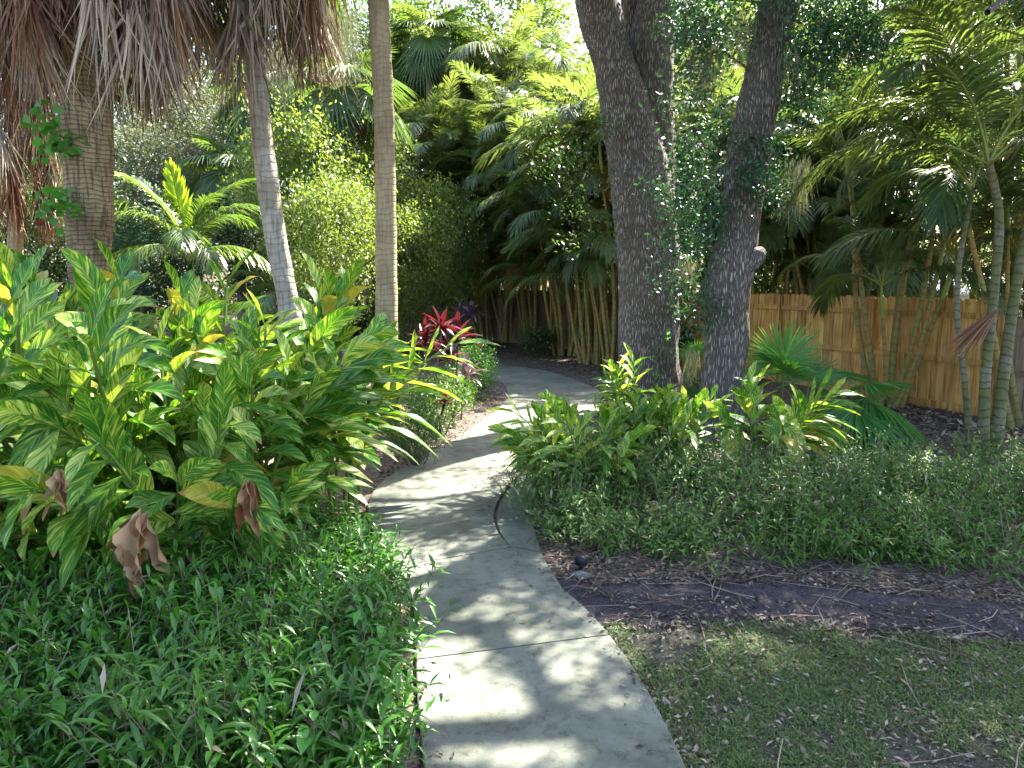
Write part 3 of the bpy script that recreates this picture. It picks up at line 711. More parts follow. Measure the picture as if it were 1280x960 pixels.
# ------------------------------------------------------------------ fronds
def frond_mesh(name, L, n, ll, lw, a0, bend, vee=.35, droop=.35, pet=.2, mats=None, phi=(65, 22), nseg=3, jit=.06, rr=.013, across=2):
    K = 16; t = np.linspace(0, 1, K)
    ang = a0 - bend * t ** 1.25
    dx = np.cos(ang) * L / (K - 1); dz = np.sin(ang) * L / (K - 1)
    C = np.stack([np.concatenate([[0], np.cumsum(dx[:-1])]), np.zeros(K), np.concatenate([[0], np.cumsum(dz[:-1])])], -1)
    mb = MB(); tube(mb, C, rr * (1.05 - .85 * t), 5, .5, 1, cap=False)
    s = np.linspace(0, 1, n); tt = pet + (1 - pet) * s
    P = np.stack([np.interp(tt, t, C[:, i]) for i in range(3)], -1)
    a = np.interp(tt, t, ang)
    T = np.stack([np.cos(a), 0 * a, np.sin(a)], -1); Nn = np.stack([-np.sin(a), 0 * a, np.cos(a)], -1)
    ph = np.radians(phi[0] + (phi[1] - phi[0]) * s)
    lp_ = ll * np.clip(np.interp(s, [0, .12, .4, .75, 1.], [.55, .85, 1., .75, .32]), 0, 1)
    for sg in (-1, 1):
        d = T * np.cos(ph)[:, None] + np.array([0, sg, 0]) * np.sin(ph)[:, None] + Nn * vee
        d = d + rng.normal(size=(n, 3)) * jit
        blades(mb, P, d, Nn, lp_ * (.92 + rng.random(n) * .16), lw, droop + rng.normal(size=n) * .07, nseg, across, .35,
               prof=lambda x: np.interp(x, [0, .12, .45, .8, 1], [.4, .95, 1, .6, .03]), tint=np.clip(.5 + rng.normal(size=n) * .18, 0, 1))
    return mb.mesh(name, mats)
AM = [M['areca'], M['ystem']]
AF = [frond_mesh('frond', 2.0, 54, .55, .028, R(a0), R(b), v, dr, .2, AM) for a0, b, v, dr in
      [(82, 70, .35, .3), (74, 95, .35, .4), (64, 100, .3, .45), (52, 105, .3, .5), (38, 100, .25, .55), (20, 85, .2, .6), (70, 120, .4, .35)]]
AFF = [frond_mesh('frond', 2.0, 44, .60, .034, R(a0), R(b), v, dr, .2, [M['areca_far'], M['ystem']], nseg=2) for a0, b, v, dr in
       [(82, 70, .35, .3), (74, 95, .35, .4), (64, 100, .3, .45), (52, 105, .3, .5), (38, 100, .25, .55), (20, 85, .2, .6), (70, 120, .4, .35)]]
AFY = [frond_mesh('frond', 1.9, 34, .5, .03, R(a0), R(b), .1, .7, .2, [M['areca_yellow'], M['dstem']]) for a0, b in [(35, 120), (10, 90), (55, 150)]]

def cane_mesh(name, H_, lean, r0, r1, mats, shaft=.6, wob=.03):
    t = np.linspace(0, 1, 16)
    c = np.stack([lean * H_ * (t ** .9), wob * np.sin(t * 4) * H_, H_ * t], -1)
    mb = MB()
    rad = r0 + (r1 - r0) * t; rad[0] *= 1.35
    rad = rad * (1 + .06 * np.sin(np.arange(16) * 2.))
    tube(mb, c, rad, 9, cap=False)
    d = norm(c[-1] - c[-2])
    u = np.linspace(0, 1, 6)
    tube(mb, c[-1] + d * (u * shaft)[:, None], r1 * np.interp(u, [0, .1, .4, 1], [1., 1.35, 1.25, .5]), 9, .5, 1, cap=False)
    return mb.mesh(name, mats), c[-1] + d * shaft * .92
CH = [1.6, 2.3, 3.1, 4.0, 5.0, 6.2, 7.6, 9.0]
CM = {(h, ln): cane_mesh('cane', h, ln * min(1, 4.5 / h), .036 + .004 * h, .026 + .002 * h, [M['cane'], M['crownshaft']], .55 + .03 * h) for h in CH for ln in (0.03, .1, .18, .27, .36)}

def areca(base, ncane, hr, label, group, scale=1., nf=7, far=False, rad=.45, yellow=.03, leanmul=1., rot=0., cr=1.):
    t = thing('areca_palm', tuple(base), label, 'palm', group)
    F_ = AFF if far else AF
    for i in range(ncane):
        a = i * 2.4 + rot + rng.normal() * .3; r = rad * math.sqrt((i + .5) / ncane)
        h = hr[0] + (hr[1] - hr[0]) * rng.random()
        k = min(4, int(rng.random() * 1.8 + 3.2 * leanmul * r / rad * (.4 + rng.random() * .6)))
        hk = min(CH, key=lambda q: abs(q - h))
        me, tip = CM[(hk, (0.03, .1, .18, .27, .36)[k])]
        cs = float(np.clip(h / hk, .85, 1.15))
        o = link('cane', me, t, (math.cos(a) * r, math.sin(a) * r, -.02), (0, 0, a + rng.normal() * .3), cs)
        b0 = rng.random() * 6.28
        for j in range(nf):
            fi = [0, 1, 6, 2, 3, 4, 5, 3, 4][j % 9]
            y_ = rng.random() < yellow and j >= 4
            me2 = AFY[int(rng.integers(3))] if y_ else F_[fi]
            s = scale * (.8 + rng.random() * .4)
            link('frond', me2, o, tuple(tip), (rng.normal() * .12, rng.normal() * .1, b0 + j * 2.4 + rng.normal() * .25), s)
    return t
def areca_list(lst, group, far):
    for (px, py, n, hl, hh, sc, nf, rad, lm, yl, lab) in lst:
        areca(g(px, py), n, (hl, hh), lab, group, sc, nf, far, rad, yl, lm)
ag = 'areca palm clumps along the back of the path'
areca_list([
    (520, 424, 14, 1.3, 5.4, 1.25, 8, .8, 1., .02, 'shaded areca palm clump left of the slim straight palm trunk'),
    (565, 425, 14, 1.5, 6.4, 1.25, 8, .8, 1., .02, 'shaded areca palm clump behind the red ti plants'),
    (622, 426, 16, 1.3, 6.4, 1.2, 8, .75, 1.2, .03, 'areca palm clump with canes leaning left behind the green shrub'),
    (650, 427, 15, 1.7, 7.0, 1.2, 8, .7, 1., .04, 'areca palm clump straight behind the far end of the path'),
    (678, 434, 15, 1.1, 6.4, 1.1, 8, .6, .9, .05, 'areca palm clump with olive canes beside the sunlit mulch'),
    (708, 443, 17, 1.1, 6.2, 1.05, 8, .5, 1.1, .05, 'areca palm clump with orange brown cane bases at the path bend'),
    (745, 454, 15, 1.0, 5.6, 1.0, 8, .5, 1.0, .05, 'areca palm clump just left of the big forked oak'),
    (778, 458, 12, 1.3, 5.2, 1.0, 8, .5, .8, .04, 'areca palm clump hidden partly by the big forked oak trunk')], ag, True)
areca_list([
    (668, 415, 12, 6.0, 9.4, 1.35, 8, .9, 1., .03, 'tall areca palm clump rising behind the row with sunlit tops'),
    (605, 416, 12, 6.0, 9.6, 1.45, 8, .9, 1., .03, 'tallest sunlit areca palm clump behind the leaning canes'),
    (560, 414, 10, 5.0, 8.2, 1.4, 8, .9, 1., .03, 'tall areca palm clump with pale tops right of the slim straight trunk'),
    (735, 424, 12, 5.4, 8.4, 1.25, 8, .8, 1., .02, 'tall areca palm clump behind the forked oak limb')], 'tall areca palms rising behind the row', True)
areca_list([
    (1108, 507, 8, 1.5, 4.4, 1.0, 7, .26, 1.5, .05, 'areca palm clump with two leaning canes in front of the fence'),
    (1030, 466, 10, 1.3, 5.0, 1.05, 7, .3, 1., .04, 'areca palm clump against the fence right of the second oak'),
    (960, 462, 10, 1.3, 5.4, 1.05, 7, .3, 1., .04, 'backlit areca palm clump between the second oak and the fence'),
    (875, 450, 11, 1.3, 5.4, 1.05, 7, .5, 1., .04, 'areca palm clump seen between the two oak trunks'),
    (1290, 535, 6, 2.2, 4.6, 1.0, 7, .35, 1., .04, 'areca palm clump at the right edge in front of the darker fence')], 'areca palms along the wooden fence', False)
def gpt(x, y): return (x, y, 0)
for (x, y, n, hl, hh, lab) in [(7.6, 17.5, 16, 1.2, 6.6, 'areca palm clump beyond the fence with yellow backlit fronds'), (10.2, 16.5, 16, 1.2, 7., 'areca palm clump beyond the fence near the pale shed roof'), (6.6, 22., 14, 2.2, 8., 'areca palm clump far beyond the fence above the second oak'), (12.6, 14.2, 13, 1.2, 5.6, 'areca palm clump beyond the lower dark fence at right')]:
    areca(gpt(x, y), n, (hl, hh), lab, 'areca palms beyond the fence', 1.2, 7, True, .8, .08)

# the ringed palm with thick stems at the right
def big_stem(pts_px, Y, r0, r1, parent, name='stem'):
    P = np.array([at(px, py, Y + dy) for px, py, dy in pts_px]); P = smooth_path(P, 26)
    mb = MB(); t = np.linspace(0, 1, 26)
    tube(mb, P - np.array(parent.location), r0 + (r1 - r0) * t + .04 * np.exp(-t * 14), 14, cap=False)
    return mb.build(name, M['caneR'], parent), P[-1] - np.array(parent.location)
b = g(1235, 572)
t = thing('ringed_palm', tuple(b), 'ringed palm with three thick grey green stems before the fence corner', 'palm')
YB = b[1]
for pts, r0, r1, nf, sc in [([(1228, 580, 0), (1232, 470, 0), (1243, 360, .1), (1248, 260, .2), (1236, 205, .2)], .062, .045, 8, 1.2),
                        ([(1242, 578, .1), (1258, 440, .2), (1275, 330, .3), (1300, 200, .4), (1310, 60, .5)], .07, .045, 7, 1.2),
                        ([(1214, 568, .2), (1205, 470, .4), (1196, 380, .5), (1205, 290, .6), (1215, 240, .6)], .035, .03, 6, .8)]:
    st, tip = big_stem(pts, YB, r0, r1, t)
    for j in range(nf):
        fi, az = [(1, 3.5), (3, 3.0), (2, 3.9), (0, 1.2), (4, 2.5), (6, 5.4), (3, .2), (5, 4.5)][j]
        link('frond', AF[fi], st, tuple(tip), (rng.normal() * .1, rng.normal() * .1, az + rng.normal() * .2), sc * (.85 + rng.random() * .3))
mbx = MB(); k = 40; a_ = rng.random(k) * 6.28
blades(mbx, np.zeros((k, 3)), np.stack([-.45 - rng.random(k) * .5, rng.normal(size=k) * .15, -.8 + rng.random(k) * .25], -1), [0, -1, 0], .5 + rng.random(k) * .35, .02, .1, 4, 1, 0, tint=rng.random(k) * .5, curl=rng.normal(size=k) * .05)
o = mbx.build('dead_frond', M['skirtred'], t); o.location = at(1250, 385, YB - .12) - np.array(t.location)

# ------------------------------------------------------------------ fan palms
def fan_mesh(name, Rr, nb, pet, a0, abend, spread_deg, mats, tipdroop=.25, cone=.12, fused=.5, fold=.5, w=None):
    K = 8; t = np.linspace(0, 1, K); ang = a0 - abend * t
    C = np.stack([np.concatenate([[0], np.cumsum(np.cos(ang[:-1]) * pet / (K - 1))]), 0 * t, np.concatenate([[0], np.cumsum(np.sin(ang[:-1]) * pet / (K - 1))])], -1)
    mb = MB(); tube(mb, C, .016 * (1.1 - .5 * t), 6, .5, 1, cap=False)
    hub = C[-1]; a = ang[-1] - .25
    T = np.array([math.cos(a), 0, math.sin(a)]); S = np.array([0, 1., 0]); Nn = np.cross(T, S); Nn = -Nn if Nn[2] < 0 else Nn
    th = np.radians(np.linspace(-spread_deg, spread_deg, nb))
    d = T * np.cos(th)[:, None] + S * np.sin(th)[:, None] + Nn * (cone + .03 * rng.normal(size=nb))[:, None]
    dth = math.radians(2 * spread_deg / nb)
    wmax = 2 * Rr * fused * math.tan(dth / 2) * 1.12
    L = Rr * (.82 + .18 * np.cos(th * .8)) * (.95 + rng.random(nb) * .1)
    blades(mb, np.repeat(hub[None], nb, 0), d, Nn, L, wmax, tipdroop + rng.random(nb) * .1, 8, 2, fold,
           prof=lambda x: np.interp(x, [0, fused, .75, 1.], [.03, 1., .5, .03]), tint=np.clip(.5 + rng.normal(size=nb) * .12, 0, 1))
    return mb.mesh(name, mats)
FM = [M['fan'], M['stem']]
FAN = [fan_mesh('frond', .75, 44, .7, R(75), R(25), 115, FM, .10, .15), fan_mesh('frond', .8, 44, .8, R(45), R(55), 120, FM, .35, .1),
       fan_mesh('frond', .8, 44, .7, R(20), R(60), 120, FM, .5, .05), fan_mesh('frond', .8, 40, .9, R(60), R(40), 110, FM, .2, .1)]
FANY = fan_mesh('frond', .75, 40, .7, R(15), R(50), 110, [M['fan_yellow'], M['dstem']], .5, .05)
t = thing('fan_palm', tuple(g(1003, 545)), 'low fan palm with one bright upright leaf and one yellowed leaf beside the second oak', 'palm')
for v, az, z, s, tl in [(0, R(200), .45, .95, 0), (1, R(-60), .3, 1.05, 0), (1, R(-20), .35, 1.1, 0), (2, R(-75), .35, 1.1, 0), (2, R(-25), .3, 1.05, .1), (3, R(40), .4, .9, 0), (3, R(120), .4, .9, 0), (1, R(160), .3, .85, .1), (0, R(60), .4, .8, 0), (2, R(-48), .5, 1.1, -.15)]:
    link('frond', FAN[v], t, (rng.normal() * .03, rng.normal() * .03, z * .6), (0, tl, az), s)
FUP = fan_mesh('frond', .74, 46, .95, R(92), R(6), 118, FM, .03, .12)
link('frond', FUP, t, (-.30, 0, .1), (0, 0, R(-82)), .95)
link('frond', fan_mesh('frond', .7, 42, .8, R(75), R(35), 118, FM, .3, .05), t, (.38, -.2, .05), (0, 0, R(-70)), 1.)
o = link('frond', FANY, t, (-.02, -.15, .5), (0, .05, R(-95)), .9); o['label'] = 'orange yellowed frond'
mb = MB(); tube(mb, [(0, 0, -.02), (0, 0, .2), (.01, 0, .42)], [.09, .08, .06], 10); mb.build('trunk', M['skirtred'], t)
t = thing('fan_palm', tuple(g(868, 500)), 'shaded fan palm between the two oak trunks', 'palm')
for v, az, z, s in [(0, R(-100), .3, .8), (1, R(-40), .3, .85), (1, R(-140), .3, .85), (3, R(70), .3, .8), (2, R(-90), .3, .8)]:
    link('frond', FAN[v], t, (0, 0, z), (0, 0, az), s)
mb = MB(); tube(mb, [(0, 0, -.02), (0, 0, .2), (.01, 0, .35)], [.08, .07, .05], 10); mb.build('trunk', M['skirtred'], t)

# ------------------------------------------------------------------ tall palms with dead skirts
def dead_fan(seed, mat, n=46, L=(.5, 1.1)):
    mb = MB()
    K = 8; t_ = np.linspace(0, 1, K); ang = R(25) - R(105) * t_; pl = .75
    C = np.stack([np.concatenate([[0], np.cumsum(np.cos(ang[:-1]) * pl / (K - 1))]), 0 * t_, np.concatenate([[0], np.cumsum(np.sin(ang[:-1]) * pl / (K - 1))])], -1)
    tube(mb, C, .014, 5, .3, 1, cap=False)
    hub = C[-1]
    a = rng.normal(size=n) * .26; b_ = rng.normal(size=n) * .18
    d = np.stack([b_ - .05, a, -np.ones(n)], -1)
    blades(mb, np.repeat(hub[None], n, 0) + rng.normal(size=(n, 3)) * [.03, .05, .05], d, norm(rng.normal(size=(n, 3)) * [1, 1, .1]), L[0] + rng.random(n) * (L[1] - L[0]), (.012 + rng.random(n) * .02), rng.random(n) * .15, 5, 2, .6,
           prof=lambda x: np.interp(x, [0, .2, .6, 1.], [.5, 1., .7, .05]), tint=np.clip(rng.random(n) * .7 + .1, 0, 1), curl=rng.normal(size=n) * .1, wave=.4)
    return mb.mesh('dead_frond', [M[mat], M['dstem']])
DF = [dead_fan(i, 'skirt') for i in range(5)] + [dead_fan(i, 'skirtred') for i in range(3)]
CF = [fan_mesh('frond', .95, 36, 1.0, R(a), R(b), 130, [M['fan_far'], M['stem']], td, .1) for a, b, td in [(70, 30, .2), (45, 40, .35), (20, 50, .5), (0, 50, .6)]]
def trunk_tube(P, rad, mat, parent, sides=28, n=90, bump=.012, ringf=0.):
    P = smooth_path(np.c_[np.asarray(P), np.asarray(rad)], n)
    mb = MB()
    def disp(pos, th, seg):
        a = (vnoise(pos * [9, 9, 3.]) - .5) * 2 * bump + (vnoise(pos * [30, 30, 6.]) - .5) * bump
        if ringf: a = a + .006 * (np.abs(np.sin(seg * ringf)) ** .5 - .6)
        return a
    tube(mb, P[:, :3] - np.array(parent.location), P[:, 3], sides, disp=disp)
    return mb.build('trunk', mat, parent), P[-1, :3] - np.array(parent.location)
def skirt_palm(name, pts, Y, widths, zbot, zlen, nskirt, ngreen, label, mat, sc=1., group=None, rin=.14, redp=.32):
    P = np.array([at(px, py, Y) for px, py in pts]); rad = np.array(widths) / 2 / F * Y
    P[0, 2] = min(P[0, 2], -.05)
    top = P[-1].copy()
    t = thing(name, (P[0, 0], P[0, 1], 0), label, 'palm', group)
    trunk_tube(P, rad, mat, t)
    s_ = np.concatenate([[0], np.cumsum(np.diff(P[:, 2]))]) + P[0, 2]
    for i in range(nskirt):
        f = i / nskirt; z = zbot + .75 * sc + f * zlen
        x = np.interp(z, P[:, 2], P[:, 0]); y = np.interp(z, P[:, 2], P[:, 1])
        az = i * 2.4 + rng.normal() * .2
        k = int(rng.integers(5, 8)) if rng.random() < redp else int(rng.integers(0, 5))
        s = sc * (.85 + rng.random() * .35)
        link('dead_frond', DF[k], t, (x - P[0, 0] + math.cos(az) * rin * .6, y - P[0, 1] + math.sin(az) * rin * .6, z + rng.normal() * .1), (rng.normal() * .08, rng.normal() * .12, az), s)
    for i in range(ngreen):
        az = i * 2.4; k = [0, 1, 2, 3][i % 4]
        link('frond', CF[k], t, (top[0] - P[0, 0], top[1] - P[0, 1], top[2] + .1), (0, 0, az), sc * 1.1)
    return t
sp1 = skirt_palm('washingtonia_palm', [(113, 650, ), (111, 360), (112, 250), (109, 150), (110, 0), (112, -230)], 7.6, [58, 44, 53, 55, 50, 40], 4.12, 2.1, 95, 16, 'thick brown palm trunk at left with a wide skirt of dead hanging leaves', M['trunkA'], .95)
skirt_palm('washingtonia_palm', [(385, 600), (362, 385), (345, 300), (331, 200), (318, 80), (308, -40), (303, -230)], 9.3, [30, 26, 26, 25, 25, 24, 20], 4.8, 2.3, 80, 14, 'slim curved grey palm leaning left with a ragged dead skirt', M['trunkB'], 1.05, redp=.4)
skirt_palm('washingtonia_palm', [(18, 440), (19, 340), (20, 250), (21, 180), (24, 60), (24, -20)], 13.5, [20, 17, 16, 15, 15, 14], 3.15, 2.4, 50, 14, 'small distant palm at far left with a low grey and rust skirt', M['trunkC'], .85, redp=.4)
skirt_palm('washingtonia_palm', [(378, 420), (380, 300), (383, 180), (386, 60), (388, -60), (388, -160)], 25., [13, 12, 12, 12, 12, 12], 8.2, 3., 40, 14, 'distant palm with a tan dead skirt between the two slim trunks', M['trunkB'], 1.2, redp=.4)
skirt_palm('washingtonia_palm', [(-52, 420), (-45, 340), (-40, 200), (-36, 60), (-30, -120)], 9., [30, 28, 28, 26, 24], 4.2, 2., 48, 12, 'palm just outside the left edge whose dead skirt hangs in at the top corner', M['trunkB'], 1.0, redp=.3)
# slim straight palm
P = np.array([at(px, py, 9.6) for px, py in [(484, 640), (483, 380), (482, 250), (479, 120), (473, 0), (466, -150), (458, -330)]]); P[0, 2] = -.05
t = thing('slim_palm', (P[0, 0], P[0, 1], 0), 'slim straight tan palm trunk standing alone above the ginger', 'palm')
_, tip = trunk_tube(P, np.array([34, 27, 25, 24, 24, 22, 18]) / 2 / F * 9.6, M['trunkC'], t, 24, 90, .005, 26.)
for j in range(12):
    link('frond', AF[[0, 1, 6, 2, 3, 4, 5, 3, 4, 2, 1, 5][j]], t, tuple(tip), (0, 0, j * 2.4), 1.25)

# young coconut palm
CO = [frond_mesh('frond', 2.0, 46, .62, .034, R(a0), R(b), v, dr, .14, [M['coconut'], M['ystem']], (60, 25), 3) for a0, b, v, dr in [(78, 75, .2, .35), (66, 95, .2, .5), (48, 100, .15, .6), (30, 90, .1, .7)]]
SPEAR = frond_mesh('spear_frond', 1.7, 34, .42, .07, R(112), R(18), .05, -.05, .2, [M['spear'], M['ystem']], (42, 22), 3)
Yc = 15.
base = at(240, 400, Yc); base[2] = 0
t = thing('coconut_palm', tuple(base), 'young coconut palm with one upright yellow green leaf among arching fronds', 'palm')
mb = MB(); tube(mb, [(0, 0, -.03), (0, 0, .5), (.0, 0, 1.4), (-.03, 0, 2.0)], [.2, .16, .14, .1], 16); mb.build('trunk', M['trunkB'], t)
crown = at(234, 322, Yc) - base
for j, (v, az, s) in enumerate([(1, 178, 1.25), (0, 165, 1.2), (0, 200, 1.2), (0, 20, 1.15), (1, -10, 1.1), (2, -70, .9), (3, -110, .85), (3, -50, .85), (1, 60, 1.), (2, 110, 1.), (3, 190, .9), (3, 10, .9), (0, -35, .85), (1, 230, .9)]):
    link('frond', CO[v], t, tuple(crown), (0, 0, R(az)), s)
link('spear_frond', SPEAR, t, tuple(crown), (R(14), R(0), R(-90)), 1.15)
base2 = at(352, 380, 19.); base2[2] = 0
t = thing('coconut_palm', tuple(base2), 'second small palm behind the curved grey trunk showing one fanned leaf', 'palm')
mb = MB(); tube(mb, [(0, 0, -.03), (0, 0, .6), (.0, 0, 1.6)], [.15, .12, .1], 12); mb.build('trunk', M['trunkB'], t)
for j in range(9): link('frond', CO[j % 4], t, (0, 0, 1.6), (0, 0, j * 2.4 + .5), .85)

# ------------------------------------------------------------------ oaks
def leafcloud(mb, C, per, sig, L, W, tintbase=.5, mat=0, droopz=0.):
    C = np.asarray(C); n = len(C) * per
    P = np.repeat(C, per, 0) + rng.normal(size=(n, 3)) * np.repeat(np.broadcast_to(np.asarray(sig, float).reshape(-1, 1) if np.ndim(sig) else np.full((len(C), 1), sig), (len(C), 1)), per, 0)
    d = unit_rand(n); d[:, 2] -= droopz
    up = unit_rand(n); up[:, 2] = np.abs(up[:, 2]) + .4
    tt = np.repeat(rng.random(len(C)) * .5, per) + rng.random(n) * .5
    l = L * (.65 + rng.random(n) * .7)
    d = norm(d); s = norm(np.cross(d, up)); nn = np.cross(s, d)
    w_ = W * l / L
    V = np.stack([P, P + d * (l * .45)[:, None] + s * (w_ / 2)[:, None] + nn * (w_ * .12)[:, None], P + d * l[:, None] - nn * (l * .1)[:, None], P + d * (l * .45)[:, None] - s * (w_ / 2)[:, None] + nn * (w_ * .12)[:, None]], 1)
    mb.add(V, np.arange(4 * n).reshape(-1, 4), np.tile([[.5, 0], [1, .5], [.5, 1], [0, .5]], (n, 1)), np.repeat(np.clip(tt, 0, 1), 4), mat)

def oak_disp(bump):
    def f(pos, th, seg):
        r = np.abs(vnoise(pos * [13, 13, 3.2]) - .5) * 2
        return (r - .4) * bump + (vnoise(pos * 2.2) - .5) * bump * 2.4
    return f
def limb(mb, pts, Y, n=120, sides=56, bump=.03, off=np.zeros(3)):
    P = np.array([at(px, py, Y + dy) for px, py, w_, dy in pts]); rad = np.array([w_ / 2 / F * (Y + dy) for px, py, w_, dy in pts])
    Q = smooth_path(np.c_[P, rad], n)
    tube(mb, Q[:, :3] - off, Q[:, 3], sides, disp=oak_disp(bump))
    return Q
def branch(mb, p0, d, L, r, off, n=12, wander=.35):
    pts = [np.asarray(p0, float)]; d = norm(np.asarray(d, float))
    for i in range(n):
        d = norm(d + rng.normal(size=3) * wander * .5); pts.append(pts[-1] + d * L / n)
    pts = np.array(pts); tube(mb, pts - off, r * np.linspace(1, .2, len(pts)), 8, cap=False)
    return pts
# oak one (forked)
b1 = g(815, 512); Y1 = b1[1]
t1 = thing('oak_tree', tuple(b1), 'big forked live oak with grey furrowed bark at the path bend', 'tree')
mb = MB(); o1 = np.array(t1.location)
limb(mb, [(818, 530, 128, 0), (816, 505, 92, 0), (813, 470, 78, 0), (811, 420, 72, 0), (813, 350, 76, 0), (808, 300, 76, 0), (802, 240, 74, 0), (794, 185, 70, 0), (779, 120, 58, 0), (762, 60, 50, 0), (744, 0, 46, 0), (722, -80, 42, 0), (690, -220, 36, -.3), (640, -420, 28, -.8)], Y1, 170, 64, .035, o1)
limb(mb, [(812, 300, 40, .25), (818, 230, 50, .22), (818, 160, 50, .2), (814, 100, 52, .2), (815, 50, 52, .2), (824, 0, 48, .2), (838, -80, 42, .2), (868, -230, 34, .3), (930, -420, 26, .2)], Y1, 120, 48, .03, o1)
limb(mb, [(806, 120, 22, .3), (797, 70, 26, .35), (790, 20, 24, .4), (786, -60, 22, .5), (770, -200, 18, .8)], Y1, 50, 24, .015, o1)
limb(mb, [(838, 350, 30, .0), (850, 335, 34, -.05), (853, 325, 30, -.1), (856, 318, 10, -.12)], Y1, 24, 24, .02, o1)
br1 = []
for p0, d, L, r in [(at(690, -220, Y1), (-.8, -.6, .5), 5.5, .14), (at(700, -180, Y1), (-.2, -1, .45), 6, .15), (at(868, -230, Y1), (.8, -.5, .5), 5, .12), (at(720, -90, Y1), (-.6, .5, .8), 4, .1), (at(930, -420, Y1), (.4, -.8, .3), 5, .1), (at(640, -420, Y1), (-.5, -.5, .4), 5, .1), (at(838, -80, Y1), (.5, .7, .8), 4, .1)]:
    br1.append(branch(mb, p0, d, L, r, o1))
mb.build('trunk', M['oakbark'], t1)
# oak two
b2 = g(900, 545); Y2 = b2[1]
t2 = thing('oak_tree', tuple(b2), 'single leaning oak trunk right of the forked oak with low leafy sprigs', 'tree')
mb = MB(); o2 = np.array(t2.location)
limb(mb, [(893, 560, 90, 0), (897, 530, 62, 0), (902, 490, 53, 0), (908, 430, 52, 0), (909, 400, 54, 0), (912, 345, 56, 0), (920, 300, 50, 0), (929, 250, 47, 0), (936, 200, 49, 0), (944, 150, 52, 0), (956, 90, 48, 0), (966, 40, 46, 0), (982, -20, 44, 0), (1010, -120, 40, 0), (1050, -280, 34, -.2), (1080, -440, 28, -.5)], Y2, 170, 52, .025, o2)
limb(mb, [(915, 340, 24, -.1), (932, 328, 30, -.12), (948, 318, 22, -.15), (955, 312, 8, -.15)], Y2, 20, 20, .015, o2)
br2 = []
for p0, d, L, r in [(at(1010, -120, Y2), (.9, -.5, .5), 5.5, .13), (at(1050, -280, Y2), (.2, -1, .35), 6, .13), (at(1080, -440, Y2), (.7, -.7, .3), 6, .12), (at(990, -60, Y2), (-.6, -.6, .7), 5, .1), (at(1050, -280, Y2), (1., .1, .4), 6, .12), (at(1080, -440, Y2), (-.3, -.9, .2), 6, .1)]:
    br2.append(branch(mb, p0, d, L, r, o2))
for px0, py0, px1, py1, dy in [(955, 100, 870, 70, -.3), (940, 180, 870, 210, -.3), (925, 260, 860, 300, -.25), (965, 50, 1070, 40, -.4), (945, 140, 1040, 100, -.5), (935, 215, 985, 260, -.3), (975, 10, 880, -30, -.5)]:
    a, b_ = at(px0, py0, Y2), at(px1, py1, Y2 + dy)
    branch(mb, a, b_ - a, np.linalg.norm(b_ - a), .025, o2, 8, .25)
mb.build('trunk', M['oakbark'], t2)
LIT = [((-.5, 2.8, .4), .5), ((-.5, 3.5, .4), .55), ((-.55, 4.2, .45), .55), ((-.1, 3.0, 0), .42), ((-.25, 3.3, 0), .3), ((-.75, 5.0, .4), .45), ((-.6, 4.7, .5), .35), ((.15, 3.35, 0), .2)]
for px, py, r_ in [(600, 935, .45), (560, 950, .4), (550, 900, .35), (640, 945, .3), (690, 900, .2), (560, 800, .22), (740, 800, .18), (505, 650, .28), (570, 610, .16), (610, 575, .14), (545, 690, .2), (590, 672, .18), (905, 790, .15), (985, 812, .12), (1225, 915, .15), (690, 450, .6)]:
    LIT.append((tuple(g(px, py)), r_))
LIT += [((.6, 7.6, .8), .45), ((1.9, 8.4, .7), .3), ((3.0, 8.4, .9), .35), ((3.7, 10.0, 1.2), .5), ((-1.2, 9.5, 1.2), .4), ((-2.5, 5.4, 2.0), .45), ((-3.3, 5.0, 1.9), .3), ((-1.7, 5.3, 1.7), .4), ((-2.2, 4.2, 1.2), .25)]
def carve(C):  # cuts gaps in the crowns along the sun direction to light the LIT spots
    k = np.ones(len(C), bool)
    for T, r_ in LIT:
        v = C - np.array(T); al = v @ sdir
        k &= np.linalg.norm(v - al[:, None] * sdir, axis=1) > r_ + .13
    return C[k]
def crown_pts(brs, n, sig, zmin=4.6):
    P = np.concatenate([b_[3:] for b_ in brs]); C = P[rng.integers(len(P), size=n)] + rng.normal(size=(n, 3)) * sig
    px, py = project(C)
    vis = (py > -25) & (px > -100) & (px < 1380) & (C[:, 1] > 0)
    return carve(C[(C[:, 2] > zmin) & ~vis])
def crown(brs, shade_masses, n0, o, t):  # branch foliage, plus leaf masses added out of view to shade lawn and path
    P = [crown_pts(brs, n0, [1.1, 1.1, .6])]
    lm = MB()
    for src, c, r_, n in shade_masses:
        c = np.array(c, float); p0 = np.array(src, float)
        ax = smooth_path(np.array([p0, (p0 * .5 + c * .5) + [0, 0, .5], c]), 14)
        tube(lm, ax - o, .12 * np.linspace(1, .35, 14), 9, cap=False)
        for q in range(7):
            branch(lm, ax[5 + q], np.r_[rng.normal(size=2), .25], max(r_[:2]) * .8, .04, o, 8)
        u = unit_rand(n) * rng.random((n, 1)) ** .4
        C = c + u * np.array(r_)
        px, py = project(C); vis = (py > -25) & (px > -100) & (px < 1380) & (C[:, 1] > 0)
        P.append(carve(C[~vis & (C[:, 2] > 4.2)]))
    P = np.concatenate(P)
    mb = MB(); leafcloud(mb, P - o, 80, .24, .09, .04); mb.build('crown', M['oakhigh'], t)
    lm.build('shade_limbs', M['oakbark'], t)  # unseen boughs added to carry the shading leaf masses
